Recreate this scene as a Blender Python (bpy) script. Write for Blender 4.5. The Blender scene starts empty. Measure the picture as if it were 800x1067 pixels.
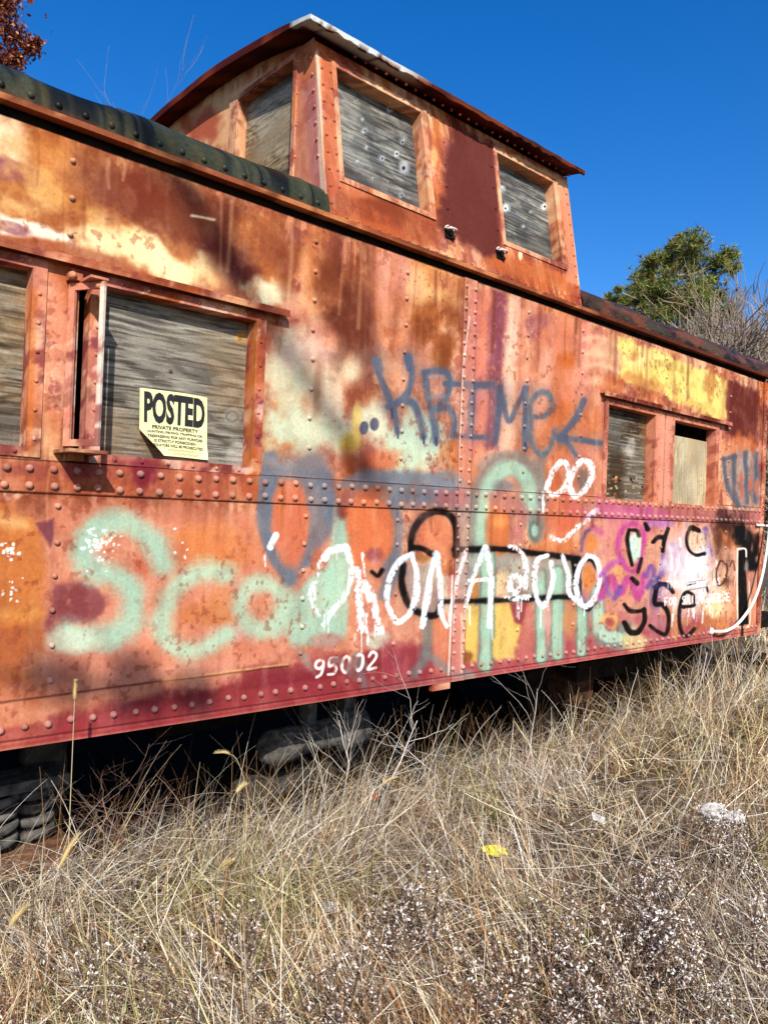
import bpy, math, random
import numpy as np
from mathutils import Vector
random.seed(7); RNG = np.random.default_rng(11)
S = bpy.context.scene
COL = S.collection

# ------------------------------------------------------------------ camera, sky, sun, exposure
FPX, YAW, PIT, ROL = 800.0, math.radians(41.734), math.radians(0.524), math.radians(2.142)
CAM = np.array([0.0, -2.92, 1.6])
_f = np.array([math.sin(YAW)*math.cos(PIT), math.cos(YAW)*math.cos(PIT), math.sin(PIT)])
_r = np.array([math.cos(YAW), -math.sin(YAW), 0.0]); _u = np.cross(_r, _f)
CR = math.cos(ROL)*_r + math.sin(ROL)*_u
CU = -math.sin(ROL)*_r + math.cos(ROL)*_u
CF = _f
cd = bpy.data.cameras.new('camera'); cam = bpy.data.objects.new('camera', cd); COL.objects.link(cam)
from mathutils import Matrix
cam.matrix_world = Matrix(((CR[0], CU[0], -CF[0], CAM[0]), (CR[1], CU[1], -CF[1], CAM[1]), (CR[2], CU[2], -CF[2], CAM[2]), (0, 0, 0, 1)))
cd.sensor_fit = 'VERTICAL'; cd.sensor_height = 24.0; cd.lens = 24.0*FPX/1067.0
cd.clip_start = 0.05; cd.clip_end = 3000
S.camera = cam

SUN = np.array([-0.6, -1.0, 0.85]); SUN /= np.linalg.norm(SUN)          # towards the sun
sun_el = math.asin(SUN[2]); sun_az = math.atan2(SUN[0], SUN[1])
w = bpy.data.worlds.new('World'); S.world = w; w.use_nodes = True
nt = w.node_tree; bg = nt.nodes['Background']
sky = nt.nodes.new('ShaderNodeTexSky'); sky.sky_type = 'NISHITA'; sky.sun_disc = False
sky.sun_elevation = sun_el; sky.sun_rotation = sun_az
sky.altitude = 0; sky.air_density = 1.0; sky.dust_density = 1.3; sky.ozone_density = 4.0
hs = nt.nodes.new('ShaderNodeHueSaturation'); hs.inputs['Hue'].default_value = .510; hs.inputs['Saturation'].default_value = 1.38; hs.inputs['Value'].default_value = 1.0
nt.links.new(sky.outputs[0], hs.inputs['Color']); nt.links.new(hs.outputs[0], bg.inputs['Color'])
bg.inputs['Strength'].default_value = 0.122
sd = bpy.data.lights.new('sun', 'SUN'); sd.energy = 4.6; sd.angle = math.radians(0.53); sd.color = (1.0, 0.955, 0.885)
so = bpy.data.objects.new('sun', sd); COL.objects.link(so)
so.rotation_euler = Vector(SUN).to_track_quat('Z', 'Y').to_euler()
S.view_settings.view_transform = 'Standard'; S.view_settings.look = 'None'
S.view_settings.exposure = 0.62; S.view_settings.gamma = 1.0
KALB = np.array([.55, .585, .565])            # sunlit photograph value -> base colour

# ------------------------------------------------------------------ helpers
def proj(p):
    """world points -> photo pixel coordinates, used to find where on the wall a mark of the photo sits"""
    v = p - CAM; dz = v@CF
    dz = np.where(np.abs(dz) < 1e-3, 1e-3, dz)
    x = 400 + FPX*(v@CR)/dz; y = 533.5 - FPX*(v@CU)/dz
    bad = dz < 0.3
    return np.where(bad, -9999., x), np.where(bad, -9999., y)
def ray(px, py):
    return CR*(px-400)/FPX - CU*(py-533.5)/FPX + CF
def on_y(px, py, y=0.0):
    v = ray(px, py); return CAM + v*((y-CAM[1])/v[1])
def on_z(px, py, z):
    v = ray(px, py); return CAM + v*((z-CAM[2])/v[2])
def at_d(px, py, dist):
    v = ray(px, py); return CAM + v*dist

_T = np.random.default_rng(3).random((8, 256, 256)).astype(np.float32)
def vn(x, y, s=0):
    t = _T[s % 8]
    xi = np.floor(x).astype(np.int64); yi = np.floor(y).astype(np.int64)
    fx = x-xi; fy = y-yi; fx = fx*fx*(3-2*fx); fy = fy*fy*(3-2*fy)
    o = (s*37) % 256
    a = t[(yi+o) & 255, xi & 255]; b = t[(yi+o) & 255, (xi+1) & 255]
    c = t[(yi+1+o) & 255, xi & 255]; d = t[(yi+1+o) & 255, (xi+1) & 255]
    return (a*(1-fx)+b*fx)*(1-fy)+(c*(1-fx)+d*fx)*fy
def fbm(x, y, s=0, o=4):
    r = 0; a = .5; n = 0
    for i in range(o):
        r = r+a*vn(x, y, s+i); n += a; x = x*2.03+5.1; y = y*2.03+1.7; a *= .5
    return r/n
def sst(a, b, x):
    t = np.clip((x-a)/(b-a), 0, 1); return t*t*(3-2*t)
def lin(c):
    c = np.asarray(c, float)/255.0
    return np.where(c <= .04045, c/12.92, ((c+.055)/1.055)**2.4)

def smooth_path(pts, n=6):
    P = np.array(pts, float)
    if len(P) < 3: return P
    Q = np.vstack([2*P[0]-P[1], P, 2*P[-1]-P[-2]]); out = []
    for i in range(1, len(Q)-2):
        for t in np.linspace(0, 1, n, endpoint=False):
            a, b, c, d = Q[i-1], Q[i], Q[i+1], Q[i+2]
            out.append(.5*((2*b)+(-a+c)*t+(2*a-5*b+4*c-d)*t*t+(-a+3*b-3*c+d)*t**3))
    out.append(P[-1]); return np.array(out)

class Canvas:
    """colours of the vertices of a painted surface; marks are given where the photo shows them"""
    def __init__(s, V, U, W, base):
        s.px, s.py = proj(V); s.u = U; s.w = W
        s.c = np.empty((len(V), 3)); s.c[:] = base
        s.n1 = fbm(U*9, W*9, 1, 4)-.5; s.n2 = fbm(U*9+40, W*9+11, 3, 4)-.5
        s.nf = fbm(U*70, W*70, 5, 3)
        s.nm = fbm(U*24, W*24, 6, 4)
    def mix(s, idx, m, col):
        s.c[idx] += (np.asarray(col, float)-s.c[idx])*m[:, None]
    def all(s, m, col): s.c += (np.asarray(col, float)-s.c)*m[:, None]
    def win(s, x0, y0, x1, y1):
        return np.nonzero((s.px > x0) & (s.px < x1) & (s.py > y0) & (s.py < y1))[0]
    def blob(s, cx, cy, rx, ry, col, a=1., rot=0., soft=.5, warp=.5, grit=0.):
        R = max(rx, ry)*(1+soft+abs(warp))+3
        i = s.win(cx-R, cy-R, cx+R, cy+R)
        if not len(i): return
        dx = s.px[i]-cx; dy = s.py[i]-cy; c, n = math.cos(math.radians(rot)), math.sin(math.radians(rot))
        X = (dx*c+dy*n)/rx; Y = (-dx*n+dy*c)/ry
        r = np.sqrt(X*X+Y*Y)+warp*(s.n1[i]*2.2+s.n2[i]*.8)+min(warp, .8)*(.55*(s.nm[i]-.5)+.28*(s.nf[i]-.5))
        m = a*(1-sst(1-soft, 1+soft*.6, r))
        if grit: m = m*sst(grit-.22, grit+.12, s.nm[i]*.6+s.nf[i]*.4+.25*(m > .7))
        s.mix(i, m, col)
    def poly(s, pts, col, a=1., soft=3., warp=4., grit=0.):
        P = np.array(pts, float); x0, y0 = P.min(0)-soft-warp-2; x1, y1 = P.max(0)+soft+warp+2
        i = s.win(x0, y0, x1, y1)
        if not len(i): return
        X = s.px[i]+warp*2.5*s.n1[i]; Y = s.py[i]+warp*2.5*s.n2[i]
        ins = np.zeros(len(i), bool); dm = np.full(len(i), 1e9)
        for k in range(len(P)):
            ax, ay = P[k]; bx, by = P[(k+1) % len(P)]
            cr = ((ay > Y) != (by > Y)) & (X < (bx-ax)*(Y-ay)/((by-ay) if by != ay else 1e-9)+ax)
            ins ^= cr
            L = (bx-ax)**2+(by-ay)**2+1e-9; t = np.clip(((X-ax)*(bx-ax)+(Y-ay)*(by-ay))/L, 0, 1)
            dm = np.minimum(dm, np.hypot(X-ax-t*(bx-ax), Y-ay-t*(by-ay)))
        sd_ = np.where(ins, -dm, dm); m = a*(1-sst(-soft, soft, sd_+soft*(1.1*(s.nm[i]-.5)+.7*(s.nf[i]-.5))*(soft > 2.5)))
        if grit: m = m*sst(grit-.22, grit+.12, s.nm[i]*.6+s.nf[i]*.4)
        s.mix(i, m, col)
    def stroke(s, pts, wd, col, a=1., soft=1.5, rough=0., warp=0., smooth=True):
        P = smooth_path(pts) if smooth else np.array(pts, float)
        R = wd/2+soft+abs(warp)+1; x0, y0 = P.min(0)-R; x1, y1 = P.max(0)+R
        i = s.win(x0, y0, x1, y1)
        if not len(i): return
        X = s.px[i]+warp*s.n1[i]*3; Y = s.py[i]+warp*s.n2[i]*3; dm = np.full(len(i), 1e9)
        for k in range(max(1, len(P)-1)):
            ax, ay = P[k]; bx, by = P[min(k+1, len(P)-1)]
            L = (bx-ax)**2+(by-ay)**2+1e-9; t = np.clip(((X-ax)*(bx-ax)+(Y-ay)*(by-ay))/L, 0, 1)
            dm = np.minimum(dm, np.hypot(X-ax-t*(bx-ax), Y-ay-t*(by-ay)))
        if wd > 2.5 and smooth: dm = dm*(1+np.clip(.8*s.n1[i]+.4*s.n2[i], -.2, .4))
        m = a*(1-sst(wd/2-soft, wd/2+soft, dm))
        if soft > 5: m = np.clip(m+(s.nf[i]-.5)*2.6*m*(a-m), 0, 1)
        if rough: m = m*sst(rough-.18, rough+.1, s.nf[i]*.65+s.nm[i]*.35+.18*(1-dm/(wd/2+soft)))
        s.mix(i, m, col)
    def albedo(s, k=None):
        g_ = (s.c@np.array([.3, .59, .11]))[:, None]; h_ = g_+(g_-138)*.16; q_ = h_+(s.c-g_)*1.0
        c = lin(np.clip(q_, 0, 255))**1.12*(KALB if k is None else k)*1.16
        return np.clip(c, 0.003, .86)

def link(o, parent=None):
    COL.objects.link(o)
    if parent is not None: o.parent = parent
    return o
def mesh_np(name, V, F, mat, parent=None, col=None, smooth=True, F3=None):
    V = np.asarray(V, np.float32); F = np.asarray(F, np.int32).reshape(-1, 4) if F is not None and len(F) else np.zeros((0, 4), np.int32)
    F3 = np.asarray(F3, np.int32).reshape(-1, 3) if F3 is not None and len(F3) else np.zeros((0, 3), np.int32)
    me = bpy.data.meshes.new(name); me.vertices.add(len(V)); me.vertices.foreach_set('co', V.ravel())
    nl = F.size+F3.size; me.loops.add(nl); me.loops.foreach_set('vertex_index', np.concatenate([F.ravel(), F3.ravel()]))
    npoly = len(F)+len(F3); me.polygons.add(npoly)
    st = np.concatenate([np.arange(len(F))*4, F.size+np.arange(len(F3))*3]).astype(np.int32)
    me.polygons.foreach_set('loop_start', st)
    me.polygons.foreach_set('use_smooth', np.full(npoly, smooth))
    me.update(calc_edges=True)
    if col is not None:
        at = me.color_attributes.new('paint', 'FLOAT_COLOR', 'POINT')
        c4 = np.ones((len(V), 4), np.float32); c4[:, :3] = col; at.data.foreach_set('color', c4.ravel())
    o = bpy.data.objects.new(name, me); me.materials.append(mat); return link(o, parent)
class MB:
    """collects quads/tris (with optional colours) for one mesh"""
    def __init__(s): s.V = []; s.F = []; s.F3 = []; s.C = []; s.n = 0
    def add(s, V, F=None, F3=None, C=None):
        V = np.asarray(V, float).reshape(-1, 3)
        if F is not None and len(F): s.F.append(np.asarray(F, np.int64).reshape(-1, 4)+s.n)
        if F3 is not None and len(F3): s.F3.append(np.asarray(F3, np.int64).reshape(-1, 3)+s.n)
        if C is not None:
            C = np.asarray(C, float); s.C.append(np.broadcast_to(C, (len(V), 3)) if C.ndim == 1 else C)
        s.V.append(V); s.n += len(V)
    def grid(s, fn, nu, nv, flip=False, C=None):
        a, b = np.meshgrid(np.linspace(0, 1, nu+1), np.linspace(0, 1, nv+1))
        V = fn(a.ravel(), b.ravel()); i = np.arange(nu*nv); r, c = i//nu, i % nu; k = r*(nu+1)+c
        F = np.stack([k, k+1, k+nu+2, k+nu+1], 1)
        s.add(V, F[:, ::-1] if flip else F, C=C)
    def box(s, x0, x1, y0, y1, z0, z1, step=None, T=None, C=None):
        """box from face grids; T maps local points to the world"""
        def face(o, e1, e2):
            o, e1, e2 = map(np.array, (o, e1, e2)); n1 = n2 = 1
            if step: n1 = max(1, int(np.linalg.norm(e1)/step)); n2 = max(1, int(np.linalg.norm(e2)/step))
            f = lambda a, b: o+a[:, None]*e1+b[:, None]*e2
            s.grid((lambda a, b: T(f(a, b))) if T else f, n1, n2, C=C)
        X, Y, Z = x1-x0, y1-y0, z1-z0
        face((x0, y0, z0), (X, 0., 0), (0, 0., Z)); face((x1, y1, z0), (-X, 0., 0), (0, 0., Z))
        face((x0, y1, z0), (0, -Y, 0.), (0, 0., Z)); face((x1, y0, z0), (0, Y, 0.), (0, 0., Z))
        face((x0, y0, z1), (X, 0., 0), (0, Y, 0.)); face((x0, y1, z0), (X, 0., 0), (0, -Y, 0.))
    def tube(s, pts, r, n=6, C=None, cap=True):
        P = np.array(pts, float); m = len(P); r = np.broadcast_to(np.asarray(r, float), (m,))
        t = np.gradient(P, axis=0); t /= np.linalg.norm(t, axis=1)[:, None]+1e-9
        up = np.array([0, 0, 1.]) if abs(t[0][2]) < .9 else np.array([1., 0, 0])
        a = np.cross(t, up); a /= np.linalg.norm(a, axis=1)[:, None]+1e-9; b = np.cross(t, a)
        th = np.linspace(0, 2*math.pi, n, endpoint=False)
        V = (P[:, None]+r[:, None, None]*(np.cos(th)[None, :, None]*a[:, None]+np.sin(th)[None, :, None]*b[:, None])).reshape(-1, 3)
        F = []
        for i in range(m-1):
            for j in range(n): F.append((i*n+j, i*n+(j+1) % n, (i+1)*n+(j+1) % n, (i+1)*n+j))
        F3 = []
        if cap:
            V = np.vstack([V, P[0], P[-1]]); k = m*n
            for j in range(n): F3 += [(k, (j+1) % n, j), (k+1, (m-1)*n+j, (m-1)*n+(j+1) % n)]
        s.add(V, F, F3, C)
    def dome(s, c, nrm, r, h, n=9, C=None):
        nrm = np.array(nrm, float); nrm /= np.linalg.norm(nrm); a = np.cross(nrm, (0, 0, 1.) if abs(nrm[2]) < .9 else (1., 0, 0)); a /= np.linalg.norm(a); b = np.cross(nrm, a)
        V = []; F = []; F3 = []
        for k, (rr, hh) in enumerate(((1, -.1), (.86, .5), (.5, .87))):
            for j in range(n):
                t = 2*math.pi*j/n; V.append(c+r*rr*(math.cos(t)*a+math.sin(t)*b)+nrm*h*hh)
        V.append(c+nrm*h)
        for k in range(2):
            for j in range(n): F.append((k*n+j, k*n+(j+1) % n, (k+1)*n+(j+1) % n, (k+1)*n+j))
        for j in range(n): F3.append((2*n+j, 2*n+(j+1) % n, 3*n))
        s.add(V, F, F3, C)
    def arr(s):
        V = np.vstack(s.V); F = np.vstack(s.F) if s.F else None; F3 = np.vstack(s.F3) if s.F3 else None
        C = np.vstack(s.C) if s.C else None
        return V, F, F3, C
    def build(s, name, mat, parent=None, smooth=False, paint=None):
        V, F, F3, C = s.arr()
        if paint is not None: C = paint(V)
        return mesh_np(name, V, F, mat, parent, C, smooth, F3)

def tag(o, label=None, cat=None, group=None, kind=None):
    if label: o['label'] = label
    if cat: o['category'] = cat
    if group: o['group'] = group
    if kind: o['kind'] = kind
    return o
def empty(name, loc=(0, 0, 0)):
    o = bpy.data.objects.new(name, None); o.empty_display_size = .1; o.location = loc; return link(o)

# ------------------------------------------------------------------ materials
def mat_paint(name, rough=.75, bump=.25, scale=60., vary=.28, spec=.08, metal=0., dist=.004):
    """vertex paint times fine procedural grain, with a matching bump"""
    m = bpy.data.materials.new(name); m.use_nodes = True; t = m.node_tree; N = t.nodes; L = t.links; b = N['Principled BSDF']
    at = N.new('ShaderNodeAttribute'); at.attribute_name = 'paint'
    tc = N.new('ShaderNodeTexCoord')
    n1 = N.new('ShaderNodeTexNoise'); n1.inputs['Scale'].default_value = scale; n1.inputs['Detail'].default_value = 6; n1.inputs['Roughness'].default_value = .65
    mp = N.new('ShaderNodeMapRange'); mp.inputs[1].default_value = .3; mp.inputs[2].default_value = .7; mp.inputs[3].default_value = 1-vary; mp.inputs[4].default_value = 1+vary
    vm = N.new('ShaderNodeVectorMath'); vm.operation = 'SCALE'
    L.new(tc.outputs['Object'], n1.inputs['Vector']); L.new(n1.outputs[0], mp.inputs[0]); L.new(at.outputs['Color'], vm.inputs[0]); L.new(mp.outputs[0], vm.inputs['Scale'])
    L.new(vm.outputs[0], b.inputs['Base Color']); b.inputs['Roughness'].default_value = rough; b.inputs['Metallic'].default_value = metal
    b.inputs['Specular IOR Level'].default_value = spec
    if bump:
        bp = N.new('ShaderNodeBump'); bp.inputs['Strength'].default_value = bump; bp.inputs['Distance'].default_value = dist
        L.new(n1.outputs[0], bp.inputs['Height']); L.new(bp.outputs[0], b.inputs['Normal'])
    return m
def mat_noise(name, c1, c2, scale=8., rough=.8, bump=.3, stretch=(1, 1, 1), spec=.2, dist=.02):
    m = bpy.data.materials.new(name); m.use_nodes = True; t = m.node_tree; N = t.nodes; L = t.links; b = N['Principled BSDF']
    tc = N.new('ShaderNodeTexCoord'); mg = N.new('ShaderNodeMapping'); mg.inputs['Scale'].default_value = stretch
    n1 = N.new('ShaderNodeTexNoise'); n1.inputs['Scale'].default_value = scale; n1.inputs['Detail'].default_value = 8; n1.inputs['Roughness'].default_value = .6
    rp = N.new('ShaderNodeValToRGB'); rp.color_ramp.elements[0].position = .35; rp.color_ramp.elements[1].position = .65
    rp.color_ramp.elements[0].color = (*c1, 1); rp.color_ramp.elements[1].color = (*c2, 1)
    L.new(tc.outputs['Object'], mg.inputs[0]); L.new(mg.outputs[0], n1.inputs['Vector']); L.new(n1.outputs[0], rp.inputs[0]); L.new(rp.outputs[0], b.inputs['Base Color'])
    b.inputs['Roughness'].default_value = rough; b.inputs['Specular IOR Level'].default_value = spec
    bp = N.new('ShaderNodeBump'); bp.inputs['Strength'].default_value = bump; bp.inputs['Distance'].default_value = dist
    L.new(n1.outputs[0], bp.inputs['Height']); L.new(bp.outputs[0], b.inputs['Normal'])
    return m
def mat_leaf(name, rough=.7, trans=.25):
    m = bpy.data.materials.new(name); m.use_nodes = True; t = m.node_tree; N = t.nodes; L = t.links; b = N['Principled BSDF']
    at = N.new('ShaderNodeAttribute'); at.attribute_name = 'paint'
    b.inputs['Roughness'].default_value = rough; b.inputs['Specular IOR Level'].default_value = .15
    tr = N.new('ShaderNodeBsdfTranslucent'); mx = N.new('ShaderNodeMixShader'); mx.inputs[0].default_value = trans
    L.new(at.outputs['Color'], b.inputs['Base Color']); L.new(at.outputs['Color'], tr.inputs['Color'])
    L.new(b.outputs[0], mx.inputs[1]); L.new(tr.outputs[0], mx.inputs[2]); L.new(mx.outputs[0], N['Material Output'].inputs[0])
    return m
M_STEEL = mat_paint('painted_steel', rough=.72, bump=.10, scale=75, vary=.16)
M_ROOF = mat_paint('roof_tar', rough=.5, bump=.3, scale=60, vary=.35, spec=.18)
M_WOOD = mat_paint('weathered_wood', rough=.85, bump=.2, scale=90, vary=.2, spec=.1, dist=.002)
M_PAPER = mat_noise('yellow_paper', tuple(lin((238, 233, 168))*.74), tuple(lin((244, 240, 182))*.76), 12, .7, .03)
M_INK = mat_noise('black_ink', (.012, .012, .012), (.02, .02, .02), 40, .6, .02)
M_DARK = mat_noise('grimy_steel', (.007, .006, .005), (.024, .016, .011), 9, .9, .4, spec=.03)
M_SHADE = mat_noise('shade_black', (.006, .0055, .005), (.03, .026, .022), 30, .95, .8, spec=.03)  # near-black, deepens the shade under the car
M_GRIME = mat_noise('dusty_grey_steel', (.035, .033, .03), (.12, .112, .10), 22, .9, .5, spec=.05)
M_RUSTY = mat_noise('rusty_iron', (.07, .03, .017), (.2, .09, .045), 14, .85, .5)
M_RUSTD = mat_noise('dark_rust', (.02, .011, .007), (.075, .036, .02), 14, .9, .5, spec=.03)
M_WHITE = mat_noise('old_white_pipe', (.62, .55, .45), (.8, .76, .68), 30, .55, .1)
M_SOIL = mat_noise('soil', (.035, .024, .015), (.12, .085, .05), 5, .95, .6)
M_GRASS = mat_leaf('dry_grass', .75, .2)
M_FLUFF = mat_leaf('weed_fluff', .9, .25)
M_LEAF = mat_leaf('tree_foliage', .6, .2)
M_BARK = mat_noise('bark', (.06, .045, .035), (.2, .16, .13), 6, .9, .5, (1, 1, .3))
M_TWIG = mat_noise('grey_twigs', (.19, .135, .095), (.36, .275, .20), 3, .9, .1)

# ------------------------------------------------------------------ ground
def ground_z(x, y):
    x = np.asarray(x, float); y = np.asarray(y, float)
    z = .06 + .10*(fbm(x*.9+3, y*.9+8, 2, 3)-.5)
    z = z + .20*sst(3.6, 6.8, x)*(1-sst(-.45, .15, y)) + .35*sst(6.5, 9.5, x)*(1-sst(2, 5, y))
    z = z - .10*sst(-.1, .7, y)*(1-sst(2.2, 3.2, y)) + .75*sst(2.7, 4.2, y)*(1-sst(12, 30, y))*(1-sst(7.5, 9, x))  # far-side bank is added, unseen: it keeps sky light from under the car
    z = z + .06*np.exp(-((x-1.3)**2)/1.2-((y+1.3)**2)/.5)
    return z
def axis(a, b, fine0, fine1, h, g):
    p = list(np.arange(fine0, fine1, h)); s = h
    while p[-1] < b: s *= g; p.append(p[-1]+s)
    s = h; q = [fine0]
    while q[-1] > a: s *= g; q.append(q[-1]-s)
    return np.array(sorted(set(q[1:]))+p)
gx = axis(-400, 600, -2, 10, .09, 1.35); gy = axis(-400, 900, -4, 5, .09, 1.35)
GX, GY = np.meshgrid(gx, gy); gz = ground_z(GX, GY) + .03*(fbm(GX*6, GY*6, 4, 3)-.5)
gv = np.stack([GX.ravel(), GY.ravel(), gz.ravel()], 1); nx = len(gx); k = np.arange((len(gx)-1)*(len(gy)-1)); r_, c_ = k//(nx-1), k % (nx-1); k = r_*nx+c_
tag(mesh_np('ground', gv, np.stack([k, k+1, k+nx+1, k+nx], 1), M_SOIL), kind='structure')

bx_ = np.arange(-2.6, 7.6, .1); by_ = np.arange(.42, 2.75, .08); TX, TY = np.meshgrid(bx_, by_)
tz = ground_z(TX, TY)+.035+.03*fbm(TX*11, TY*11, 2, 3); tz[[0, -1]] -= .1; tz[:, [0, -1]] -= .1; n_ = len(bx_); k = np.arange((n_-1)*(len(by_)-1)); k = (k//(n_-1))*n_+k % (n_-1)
tag(mesh_np('undercar_shade_sheet', np.stack([TX.ravel(), TY.ravel(), tz.ravel()], 1), np.stack([k, k+1, k+n_+1, k+n_], 1), M_SHADE), kind='structure')  # near-black sheet added under the car so its shade reads black
# ------------------------------------------------------------------ the caboose
XL, XR, ZE = -2.4, 7.21, 2.965
CW = 2.8                                              # car width
zb = lambda x: .733-.0065*x
zl = lambda x: 1.642+.0048*x                          # lower line of the riveted belt
zu = lambda x: 1.757+.0102*x
caboose = empty('caboose', (0, 0, 0))
tag(caboose, 'rusty orange railroad caboose with cupola, boarded windows and spray paint graffiti', 'caboose')

OPEN = [(.12, .868, 1.812, 2.455), (1.034, 1.806, 1.808, 2.452), (4.62, 5.252, 1.798, 2.442), (5.535, 6.225, 1.803, 2.440)]
RIV = []                                              # rivets on the long side: x, z, radius
for x in np.arange(XL+.05, XR-.02, .083):
    for dz in (.024, -.022): RIV.append((x, zl(x)+(.028 if dz < 0 else zu(x)-zl(x)-.03), .0155))
    RIV.append((x+.02, zb(x)+.075, .0145))
for xc in (-1.36, -.2, .995, 2.118, 2.705, 3.72, 4.30, 5.40, 6.48):
    for z in list(np.arange(.96, 1.62, .128)): RIV.append((xc-.004, z, .012))
    for z in list(np.arange(1.92, 2.9, .138)):
        if any(a-.06 < xc < b+.06 and c-.07 < z < d+.12 for a, b, c, d in OPEN): continue
        if abs(xc-.995) < .05 and z < 2.55: continue
        RIV.append((xc, z, .012))
for z in np.arange(.87, 2.93, .064):
    if zl(3.2) < z < zu(3.2)+.01: continue
    RIV.append((3.155, z, .0115)); RIV.append((3.232, z-.004, .0115))
for z in np.arange(.85, 2.93, .08): RIV.append((XR-.03, z, .011))

ORANGE = (212, 130, 86)
def rust_base(cv, wall=True):
    """general weathered orange paint: broad blooms, pink chalk, soft runs, flaked edges"""
    u, w_ = cv.u, cv.w
    a = fbm(u*2.2, w_*1.3, 0, 5); cv.all(.85*sst(.44, .62, a), (228, 150, 122))
    a = fbm(u*2.6+9, w_*1.6+4, 2, 5); cv.all(.8*sst(.52, .68, a), (196, 98, 46))
    a = fbm(u*3.1+2, w_*1.9+7, 6, 5); cv.all(.7*sst(.57, .70, a), (140, 70, 48))
    a = fbm(u*3.3+5, w_*2.3+1, 3, 5); cv.all(.7*sst(.57, .70, a), (246, 196, 152))
    st = fbm(u*11, w_*.8+2, 4, 4); cv.all(.32*sst(.48, .7, st), (238, 172, 134))
    st = fbm(u*13+7, w_*.7+2, 1, 4); cv.all(.32*sst(.52, .72, st), (164, 80, 50))
    q_ = fbm(u*5.5+2, w_*5.5, 4, 6); z_ = sst(.47, .60, fbm(u*1.3+4, w_*1.3, 6, 3))
    cv.all(.5*sst(.560, .575, q_)*z_, (158, 76, 66)); cv.all(.35*(sst(.545, .560, q_)-sst(.560, .580, q_))*z_, (250, 212, 178))
    q_ = fbm(u*8+12, w_*7+3, 1, 6); cv.all(.45*sst(.60, .615, q_), (142, 66, 72)); cv.all(.45*sst(.60, .612, fbm(u*7+2, w_*6+13, 7, 6)), (246, 200, 166))
    a = fbm(u*30, w_*30, 6, 4); cv.all(.28*sst(.62, .70, a), (132, 62, 42))
    a = fbm(u*45+5, w_*38, 0, 3); cv.all(.25*sst(.67, .75, a), (248, 208, 172))
    q_ = fbm(u*40, w_*2.6+9, 0, 3)*sst(.45, .65, fbm(u*2, w_*3+2, 5, 3)); cv.all(.4*sst(.45, .6, q_), (118, 58, 42))

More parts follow.
